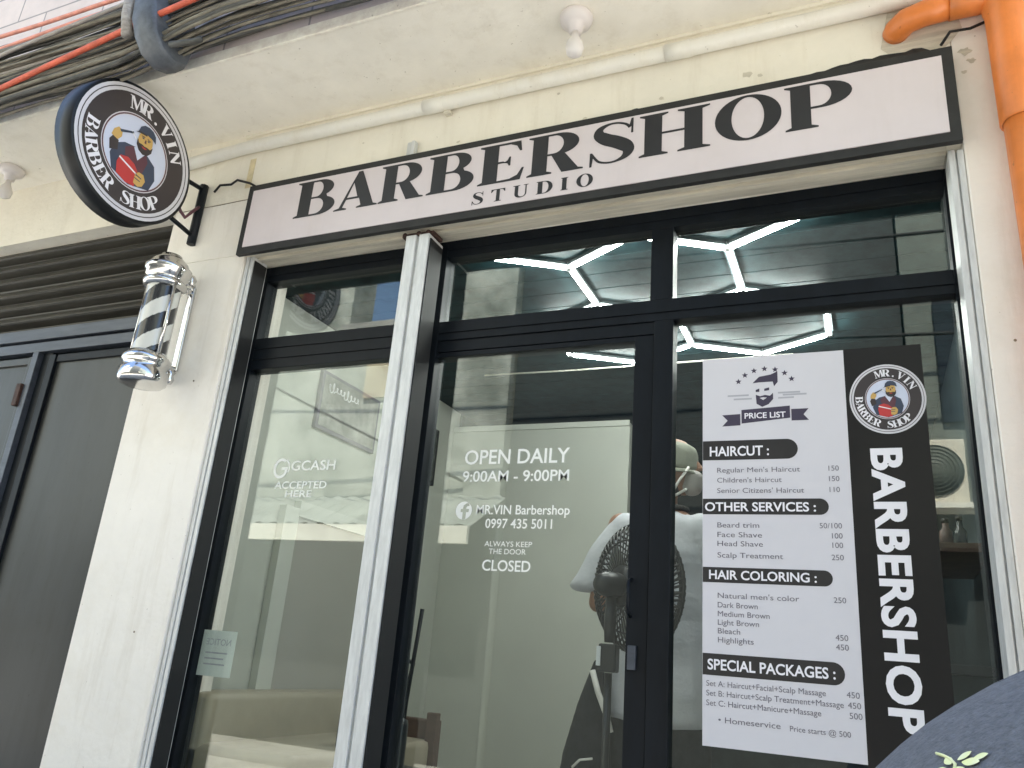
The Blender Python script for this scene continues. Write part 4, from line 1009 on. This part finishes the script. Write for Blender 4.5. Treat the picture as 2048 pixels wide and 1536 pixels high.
# legs and pelvis
for s in (-1, 1):
    limb(bm, [mp(s * .085, 0, .90, .09, .10, .10), mp(s * .115, .005, .50, .062, .065, .062), mp(s * .12, -.015, .42, .058, .062, .058), mp(s * .125, -.02, .09, .038, .042, .04)])
    limb(bm, [mp(s * .125, -.04, .045, .036, .04, .04), mp(s * .135, .12, .03, .042, .05, .026)])
limb(bm, [mp(0, 0, .92, .155, .11, .10), mp(0, 0, 1.10, .145, .10, .09), mp(0, .005, 1.28, .165, .105, .09), mp(0, 0, 1.40, .15, .085, .06), mp(0, .01, 1.46, .07, .065, .04)])
limb(bm, [mp(0, .01, 1.44, .060, .062, .05), mp(0, .03, 1.54, .055, .058, .05)])
# head, turned to the right (+x)
hx, hy, hz = .045, .035, 1.655
limb(bm, [mp(hx - .01, hy, hz + .03, .096, .076, .105), mp(hx + .015, hy, hz - .05, .078, .066, .07)])
limb(bm, [mp(hx + .035, hy, hz - .095, .052, .05, .032), mp(hx + .060, hy, hz - .100, .035, .034, .024)])      # jaw, chin
limb(bm, [mp(hx + .088, hy, hz + .022, .012, .012, .014), mp(hx + .110, hy, hz - .012, .015, .014, .012)])       # nose
limb(bm, [mp(hx + .092, hy, hz - .048, .014, .024, .008), mp(hx + .090, hy, hz - .060, .014, .022, .008)])       # lips
for s in (-1, 1): limb(bm, [mp(hx - .012, hy + s * .078, hz + .010, .018, .010, .030), mp(hx - .006, hy + s * .078, hz - .020, .012, .010, .016)])
# arms: left arm hangs out with the forearm going forward, right arm bent at the waist
limb(bm, [mp(-.185, 0, 1.385, .062, .062, .062), mp(-.235, -.01, 1.24, .050, .052, .052), mp(-.275, -.01, 1.055, .042, .044, .044), mp(-.20, .20, 1.03, .036, .036, .036), mp(-.14, .30, 1.05, .028, .026, .028)])
limb(bm, [mp(.185, 0, 1.385, .062, .062, .062), mp(.235, -.01, 1.24, .050, .052, .052), mp(.262, -.01, 1.06, .042, .044, .044), mp(.21, .18, .98, .036, .036, .036), mp(.17, .28, .95, .028, .026, .028)])
body = remesh(bm, .010, 5)
hb = NB()
hand(hb, mp(-.14, .30, 1.05), (.4, .9, .1), -1, (.8, -.3, -.3)); hand(hb, mp(.17, .28, .95), (-.4, .9, 0), 1, (-.8, -.3, -.3))
hb = remesh(hb, .004, 2)
me_ = bpy.data.meshes.new("t"); hb.to_mesh(me_); hb.free(); body.from_mesh(me_); bpy.data.meshes.remove(me_)
obj('body', body, M['skin'], man, True)
bm = NB()
for s in (-1, 1):
    limb(bm, [mp(s * .080, 0, .92, .090, .105, .08), mp(s * .100, 0, .70, .098, .108, .09), mp(s * .12, 0, .50, .088, .092, .08), mp(s * .125, -.015, .14, .075, .085, .07)])
limb(bm, [mp(0, 0, .92, .160, .112, .09), mp(0, 0, 1.0, .150, .108, .06)])
bm = remesh(bm, .014, 4); obj('trousers', bm, M['pants'], man, True)
bm = NB()
limb(bm, [mp(.012, -.005, .62, .232, .156, .04), mp(.01, 0, .80, .230, .152, .10), mp(.0, 0, 1.05, .218, .142, .10), mp(0, 0, 1.26, .205, .130, .10), mp(0, 0, 1.385, .180, .105, .055), mp(0, .012, 1.435, .105, .085, .035)])
for s in (-1, 1):
    limb(bm, [mp(s * .165, 0, 1.378, .078, .078, .070), mp(s * .240, -.012, 1.265, .080, .080, .06), mp(s * .312, -.016, 1.120, .086, .086, .028)])
bm = remesh(bm, .013, 5)
# soft folds in the cloth and a flat, slanting hem
for v in bm.verts:
    p = v.co - Vector((X0, Y0, Z0))
    nz_ = noise.noise(Vector((p.x * 7, p.y * 7, p.z * 2.2))) * .016 + noise.noise(Vector((p.x * 16 + p.z * 5, p.y * 14, p.z * 9))) * .008
    v.co += Vector((p.x, p.y, 0)).normalized() * nz_
obj('shirt', bm, M['shirt'], man, True)
bm = NB()
ring = [mp(.098 * math.cos(a), .012 + .080 * math.sin(a), 1.462)[:3] for a in [2 * PI * k / 24 for k in range(24)]]
tube(bm, ring, .012, 8, closed=True); obj('shirt_collar', bm, M['hair'], man, True)
bm = NB()
limb(bm, [mp(hx - .008, hy, hz + .052, .108, .094, .066), mp(hx - .006, hy, hz - .010, .106, .092, .034)])
bm = remesh(bm, .009, 3)
for v in list(bm.verts): pass
lathe(bm, [(.088, 0), (.100, -.006), (.112, -.020), (.108, -.022), (.092, -.012), (.080, -.006)], mp(hx - .002, hy, hz - .022)[:3], (0, 0, 1), 28)
obj('cap', bm, M['cap'], man, True)
bm = NB()
limb(bm, [mp(hx - .030, hy, hz - .035, .082, .080, .045), mp(hx - .030, hy, hz - .105, .066, .068, .04)])
bm = remesh(bm, .009, 2); obj('hair', bm, M['hair'], man, True)
bm = NB()
limb(bm, [mp(hx + .074, hy, hz - .050, .048, .066, .036), mp(hx + .066, hy, hz - .095, .048, .062, .034)])
bm = remesh(bm, .008, 2); obj('face_mask', bm, M['mask'], man, True)
bm = NB()
tube(bm, [mp(hx + .072, hy - .078, hz - .018)[:3], mp(hx + .035, hy - .096, hz - .080)[:3], mp(hx - .006, hy - .094, hz - .150)[:3]], .0065, 6)
tube(bm, [mp(hx + .060, hy - .066, hz - .112)[:3], mp(hx + .02, hy - .082, hz - .140)[:3], mp(hx - .006, hy - .092, hz - .150)[:3]], .0065, 6)
obj('mask_strap', bm, M['strap'], man, True)
# black waist bag at the left hip
bm = NB()
limb(bm, [mp(-.235, -.10, .80, .022, .03, .03), mp(-.245, -.11, .62, .075, .05, .08), mp(-.265, -.11, .45, .105, .055, .08), mp(-.275, -.10, .30, .12, .055, .06)])
bm = remesh(bm, .012, 3); wbg = obj('hip_bag', bm, M['pants'], man, True)
bm = NB()
tube(bm, [mp(-.30, -.172, .42)[:3], mp(-.27, -.175, .45)[:3], mp(-.22, -.172, .46)[:3]], .005, 6); tube(bm, [mp(-.24, -.155, .78)[:3], mp(-.21, -.165, .70)[:3], mp(-.17, -.172, .62)[:3], mp(-.15, -.175, .56)[:3]], .012, 6)
obj('piping', bm, M['strap'], wbg, True)

# ---------------- pedestal fan between the man and the glass
FX, FY, FZ = -.785, .46, 1.635
fn = thing('pedestal_fan', 'black pedestal fan with a wire guard, seen from behind through the door', 'fan', (FX, FY, .55))
A = R(57); AX = Vector((math.cos(A), math.sin(A), .04)).normalized(); U = Vector((-math.sin(A), math.cos(A), 0)); W = AX.cross(U).normalized()
FC = Vector((FX, FY, FZ)); FR = .232
def fp(r, a, h): return FC + (U * math.cos(a) + W * math.sin(a)) * r + AX * h
for sgn, nm in ((-1, 'rear_guard'), (1, 'front_guard')):
    bm = NB()
    for r, h in ((FR, 0.006), (FR * .72, .052), (FR * .30, .075)):
        tube(bm, [fp(r, 2 * PI * k / 48, sgn * h) for k in range(48)], .0042 if r < FR else .0065, 6, closed=True)
    for k in range(60):
        a = 2 * PI * k / 60
        tube(bm, [fp(FR + .003, a, sgn * .006), fp(FR * .90, a + .05, sgn * .034), fp(FR * .72, a + .10, sgn * .052), fp(FR * .30, a + .20, sgn * .075)], [.0056, .0042, .0030, .0024], 5)
    lathe(bm, [(0, 0), (FR * .30, 0), (FR * .30, .008), (0, .01)], FC + AX * sgn * .075, AX * sgn, 24)
    obj(nm, bm, M['fanplastic'], fn, True)
bm = NB()
for k in range(3):
    a0 = k * 2 * PI / 3 + .3
    rows = []
    for r in (.03, .08, .13, .17, .195):
        wd = .5 + .25 * math.sin(r * 12)
        rows.append([bm.verts.new(fp(r, a0 + wd * t, .02 * (t - .5) * -1.4)) for t in (0, .25, .5, .75, 1)])
    for p, q in zip(rows, rows[1:]):
        for i in range(4): bm.faces.new((p[i], p[i + 1], q[i + 1], q[i]))
lathe(bm, [(0, .022), (.035, .018), (.038, -.018), (0, -.022)], FC, AX, 20)
obj('blades', bm, M['fanblade'], fn, True)
bm = NB(); lathe(bm, [(0, -.195), (.026, -.190), (.040, -.170), (.046, -.135), (.045, -.10), (.040, -.082), (0, -.08)], FC, AX, 24); obj('motor_housing', bm, M['fanplastic'], fn, True)
mpz = FC - AX * .125
bm = NB(); tube(bm, [mpz + Vector((0, 0, -.035)), mpz + Vector((0, 0, -.14)), mpz + Vector((0, 0, -.20))], [.018, .022, .018], 14); obj('neck_joint', bm, M['fanplastic'], fn, True)
bm = NB(); box(bm, mpz.x - .032, mpz.x + .032, mpz.y - .03, mpz.y + .03, mpz.z - .30, mpz.z - .205, bev=.008); obj('control_box', bm, M['fanplastic'], fn)
bm = NB(); box(bm, mpz.x - .036, mpz.x - .020, mpz.y - .036, mpz.y - .0305, mpz.z - .28, mpz.z - .215, bev=.002); obj('switch_panel', bm, M['white_plastic'], fn)
bm = NB(); tube(bm, [(mpz.x, mpz.y, .585), (mpz.x, mpz.y, mpz.z - .302)], .014, 12); obj('stand_pole', bm, M['fanplastic'], fn)
bm = NB(); lathe(bm, [(0, .0), (.19, .0), (.195, .012), (.16, .026), (.05, .034), (0, .036)], (mpz.x, mpz.y, .551), n=36); obj('stand_base', bm, M['fanplastic'], fn, True)

# shelf with bottles at the right wall
shf = thing('wall_shelf', 'dark brown shelf on the inner right wall behind the banner', 'shelf', (.32, 1.3, 1.9))
bm = NB(); box(bm, .10, .459, 1.0, 1.9, 1.875, 1.905, bev=.003); obj('board', bm, M['wood'], shf)
bm = NB(); box(bm, .10, .459, .985, .999, 1.868, 1.882); obj('edge_strip', bm, M['wood'], shf)
for xx, yy, hh, m, lab in ((.30, 1.15, .10, M['wood'], 'small brown bottle at the front of the wall shelf'), (.36, 1.25, .13, M['glassdark'], 'taller dark bottle on the wall shelf by the right wall')):
    t = thing('bottle', lab, 'bottle', (xx, yy, 1.906), 'bottles on the wall shelf')
    bm = NB(); lathe(bm, [(0, 0), (.025, 0), (.025, hh * .65), (.012, hh * .8), (.012, hh), (0, hh)], (xx, yy, 1.906), n=16); obj('glass_body', bm, m, t, True)
    bm = NB(); lathe(bm, [(0, 0), (.014, 0), (.014, .018), (0, .018)], (xx, yy, 1.906 + hh + .0005), n=12); obj('bottle_cap', bm, M['rubber'], t)
tt = thing('side_counter', 'dark counter along the inner right wall', 'counter', (.3, 1.3, .55))
bq = NB(); box(bq, .12, .459, .9, 2.2, 1.42, 1.455, bev=.004); obj('counter_top', bq, M['chair'], tt)
bq = NB(); box(bq, .16, .459, .94, 2.16, .552, 1.419); obj('cabinet', bq, M['dark_room'], tt)

# ------------------------------------------------------------------ person in a cap close to the camera
rid = thing('person', 'seated person in a blue-grey cloth cap with yellow-green leaf embroidery close to the camera', 'person', (.108, -2.197, 0))
hc = Vector((.0903, -2.2475, 1.2449)); HR = .125
SH = Vector((-.018, -.050, .020))
bm = NB()
limb(bm, [rnd(.108, -2.197, 1.235, .092), rnd(.108, -2.185, 1.175, .075)])
limb(bm, [rnd(.108, -2.20, 1.13, .055), (.108, -2.215, 1.03, .07, .06, .05), (.108, -2.22, .98, .175, .095, .06), (.108, -2.22, .75, .15, .10, .08), (.108, -2.22, .52, .165, .115, .08)])
for s in (-1, 1):
    limb(bm, [rnd(.108 + s * .18, -2.22, .97, .055), rnd(.108 + s * .23, -2.17, .72, .042), rnd(.108 + s * .15, -1.97, .62, .032)])
    limb(bm, [rnd(.108 + s * .09, -2.20, .50, .085), rnd(.108 + s * .12, -1.80, .48, .062), rnd(.108 + s * .12, -1.78, .10, .042), rnd(.108 + s * .13, -1.68, .045, .04)])
limb(bm, [rnd(.108, -2.098, 1.225, .014), rnd(.108, -2.085, 1.200, .014)])
bm = remesh(bm, .013, 4)
hbm = NB()
for s in (-1, 1): hand(hbm, (.108 + s * .15, -1.97, .62), (0, .95, -.25), s, (0, -.2, -1))
hbm = remesh(hbm, .0045, 2); me_ = bpy.data.meshes.new("t"); hbm.to_mesh(me_); hbm.free(); bm.from_mesh(me_); bpy.data.meshes.remove(me_)
bmesh.ops.translate(bm, vec=SH, verts=bm.verts); obj('body', bm, M['skin'], rid, True)
bm = NB()
limb(bm, [(.108, -2.215, 1.035, .085, .075, .03), (.108, -2.22, .98, .19, .11, .06), (.108, -2.22, .75, .17, .12, .08), (.108, -2.22, .54, .18, .13, .06)])
for s in (-1, 1): limb(bm, [rnd(.108 + s * .18, -2.22, .97, .07), rnd(.108 + s * .22, -2.185, .80, .065)])
bm = remesh(bm, .013, 4); bmesh.ops.translate(bm, vec=SH, verts=bm.verts); obj('shirt', bm, M['navy'], rid, True)
bm = NB()
for s in (-1, 1): limb(bm, [rnd(.108 + s * .09, -2.20, .50, .10), rnd(.108 + s * .12, -1.80, .48, .08), rnd(.108 + s * .12, -1.78, .16, .06)])
bm = remesh(bm, .014, 4); bmesh.ops.translate(bm, vec=SH, verts=bm.verts); obj('trousers', bm, M['pants'], rid, True)
bm = NB()
sphere(bm, hc, HR, 5)
bmesh.ops.delete(bm, geom=[v for v in bm.verts if v.co.z < hc.z - .022], context='VERTS')
cap_ = obj('cap', bm, M['capcloth'], rid, True)
sol = cap_.modifiers.new("thick", 'SOLIDIFY'); sol.thickness = .004; sol.offset = -1
for k in range(6):
    a = R(100 + 60 * k)
    pts = [hc + Vector((math.cos(a) * math.cos(e), math.sin(a) * math.cos(e), math.sin(e))) * (HR + .0002) for e in [R(-8 + 97 * j / 20) for j in range(21)]]
    bm = NB(); tube(bm, pts, .0011, 6); obj('seam', bm, M['capcloth'], cap_, True)
bm = NB(); lathe(bm, [(.009, -.002), (.009, .003), (.005, .006), (0, .0065)], hc + Vector((0, 0, HR)), n=14); obj('top_button', bm, M['capcloth'], cap_, True)
bm = NB()
rows_ = []
for j in range(5):
    rr_ = HR + .0005 + .070 * j / 4
    rows_.append([bm.verts.new(hc + Vector((rr_ * math.cos(R(t_)) * (1 if j == 0 else .97), rr_ * math.sin(R(t_)), -.016 - .020 * (j / 4) ** 1.5 - .010 * (j / 4) * abs(math.cos(R(t_))) ))) for t_ in range(30, 151, 6)])
for p, q in zip(rows_, rows_[1:]):
    for i in range(len(p) - 1): bm.faces.new((p[i], p[i + 1], q[i + 1], q[i]))
pk = obj('peak', bm, M['capcloth'], cap_, True); sol = pk.modifiers.new("thick", 'SOLIDIFY'); sol.thickness = .003
bm = NB()
def onshell(dx, dz, n_, h=.0012):
    """point on the crown, (dx, dz) metres from the print's centre, along its outward normal"""
    c = n_.normalized(); u = c.cross(Vector((0, 0, 1))).normalized() * -1; v = u.cross(c) * -1
    d = (c * HR + u * dx + v * dz).normalized(); return hc + d * (HR + h)
PN = Vector((.0188, -2.2460, 1.3330)) - Vector((.1083, -2.1970, 1.2239))
def leaf(x, z, ang, L, w):
    A_ = R(ang); pts = []
    for t in range(13):
        f = t / 12; pts.append((f * L, w * math.sin(PI * f) ** .8))
    for t in range(11, 0, -1):
        f = t / 12; pts.append((f * L, -w * math.sin(PI * f) ** .8))
    fl = curve_polys([[(x + p * math.cos(A_) - q * math.sin(A_), z + p * math.sin(A_) + q * math.cos(A_)) for p, q in pts]])
    put(bm, fl, lambda u, v: onshell(u, v, PN, .0004))
for q in ((-.0005, .0006, 62, .0036, .0011), (.0012, .0004, 14, .0048, .0012), (.0008, -.0012, -22, .0050, .0012), (-.0012, -.0008, 158, .0040, .0010), (-.0010, -.0024, 200, .0042, .0011), (.0004, -.0030, -62, .0044, .0012), (.0034, .0018, 40, .0036, .0010)): leaf(*q)
obj('leaf_embroidery', bm, M['neon'], cap_, True)
bm = NB()
tube(bm, [onshell(x_, z_, PN, .0004) for x_, z_ in ((-.0095, .0016), (-.0060, .0012), (-.0030, .0006), (0, -.0006), (.002, -.003))], .00035, 5)
obj('leaf_stalk', bm, M['neon'], cap_, True)
st = thing('stool', 'plastic stool under the seated person near the camera', 'stool', (.108, -2.22, 0))
bm = NB(); box(bm, -.05, .266, -2.38, -2.06, .38, .41, bev=.008); obj('seat', bm, M['white_plastic'], st)
for lx in (-.03, .246):
    for ly in (-2.36, -2.08):
        bm = NB(); tube(bm, [(lx, ly, .0), (lx, ly, .381)], [.018, .022], 8); obj('leg', bm, M['white_plastic'], st)

# ------------------------------------------------------------------ across the street (seen mirrored in the glass)
YW = -5.97
ba = thing('weathered_building', 'weathered grey-white building across the street, mirrored in the left panes', 'building', (-9, -8, 0))
bm = NB(); box(bm, -15, -6.75, -6.5, YW, 0, 9.5); box(bm, -6.748, -4.10, -10, YW, 0, 5.60); box(bm, -5.75, -4.10, -9.9, YW - .01, 5.605, 6.9); obj('wall', bm, M['weathered'], ba)
bm = NB(); box(bm, -15, -4.10, YW + .001, YW + .03, 0.13, 2.95); obj('painted_shade_sheet', bm, M['dimwall'], ba)  # dark sheet on the lower wall, the awning's shade put into its colour
bm = NB(); box(bm, -6.74, -5.76, -6.4, YW + .20, 5.602, 5.69); obj('roof_edge', bm, M['concrete'], ba)
for q in ((-9.4, -8.2, 3.6, 4.9), (-6.3, -5.2, 4.6, 5.3)):
    bm = NB(); box(bm, q[0], q[1], YW + .001, YW + .05, q[2], q[3]); obj('cream_panel', bm, M['ochre'], ba)
w_ = obj('window', (lambda b: (box(b, -7.9, -6.95, YW + .001, YW + .05, 6.7, 7.7), b)[1])(NB()), M['glassdark'], ba)
aw = thing('sheet_awning', 'corrugated awning with sunlit white edge on the weathered building', 'awning', (-7, -5.6, 2.6))
bm = NB(); n = 150; x0, x1 = -11.0, -4.0
A_ = []; B_ = []
for k in range(n + 1):
    xx = x0 + (x1 - x0) * k / n; dz = .02 * math.sin(k * 1.25)
    A_.append(bm.verts.new((xx, YW + .005, 3.22 + dz))); B_.append(bm.verts.new((xx, -5.05, 2.70 + dz)))
for k in range(n): bm.faces.new((A_[k], A_[k + 1], B_[k + 1], B_[k]))
obj('roof_sheet', bm, M['awning'], aw)
bm = NB(); box(bm, x0, x1, -5.045, -4.99, 2.49, 2.685); obj('gutter', bm, M['awn_edge'], aw)
bb = thing('sky_blocking_building', 'dark clad building added across the street to keep bright sky out of the glass', 'building', (-1.8, -8, 0))  # added dark mass, so the glass mirrors no bright sky here
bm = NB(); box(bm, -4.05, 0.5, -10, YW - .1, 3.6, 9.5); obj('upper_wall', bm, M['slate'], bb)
bm = NB(); box(bm, -4.05, 0.5, -10, YW - .08, 0, 3.598); obj('lower_wall', bm, M['dimwall'], bb)
bc = thing('cream_building', 'stained cream building across the street, mirrored beside the banner', 'building', (3.5, -8, 0))
bm = NB(); box(bm, 0.52, 8, -10, YW, 2.75, 8.5); obj('wall', bm, M['greenwall'], bc)
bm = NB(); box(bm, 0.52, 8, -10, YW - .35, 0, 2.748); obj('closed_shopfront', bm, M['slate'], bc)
for q in ((.80, 1.25, 3.95, 5.3), (1.7, 2.4, 4.2, 5.3)):
    bm = NB(); box(bm, q[0], q[1], YW + .001, YW + .05, q[2], q[3]); obj('window', bm, M['glassdark'], bc)
ac = thing('condenser_unit', 'beige outdoor air conditioner unit with a round grille, mirrored beside the banner', 'air conditioner', (.75, -5.8, 3.06))
bm = NB(); box(bm, .22, .93, YW + .03, YW + .30, 3.08, 3.70, bev=.01); obj('casing', bm, M['ac'], ac)
bm = NB(); lathe(bm, [(0, 0), (.25, 0), (.255, .008), (0, .01)], (.655, YW + .301, 3.39), (0, 1, 0), 36); gr = obj('fan_grille', bm, M['grille'], ac)
bm = NB()
for r in (.04, .075, .11, .145, .18, .215, .25): tube(bm, [(.655 + r * math.cos(2 * PI * k / 36), YW + .314, 3.39 + r * math.sin(2 * PI * k / 36)) for k in range(36)], .0035, 5, closed=True)
obj('grille_ring', bm, M['greenwall'], gr)
bm = NB(); box(bm, .25, 1.02, YW + .002, YW + .34, 3.02, 3.075); obj('shelf_bracket', bm, M['awn_edge'], ac)
for i, (p, q, sag, lab) in enumerate((((-12, -4.2, 5.6), (1.5, -5.2, 4.6), .25, 'lowest power line across the street'), ((-12, -4.0, 6.3), (2.5, -5.0, 5.6), .3, 'middle power line across the street'), ((-12, -4.4, 7.2), (2.5, -4.6, 6.6), .35, 'highest power line across the street'), ((-8.5, -4.6, 5.2), (-4.6, -5.9, 3.4), .05, 'slanting service wire down to the weathered building'))):
    bm = NB(); tube(bm, [tuple(p[j] + (q[j] - p[j]) * k / 24 - (sag * 4 * (k / 24) * (1 - k / 24) if j == 2 else 0) for j in range(3)) for k in range(25)], .018, 6)
    top('power_line', bm, M['rubber'], lab + ', mirrored in the glass', 'wire', 'power lines across the street', smooth=True)
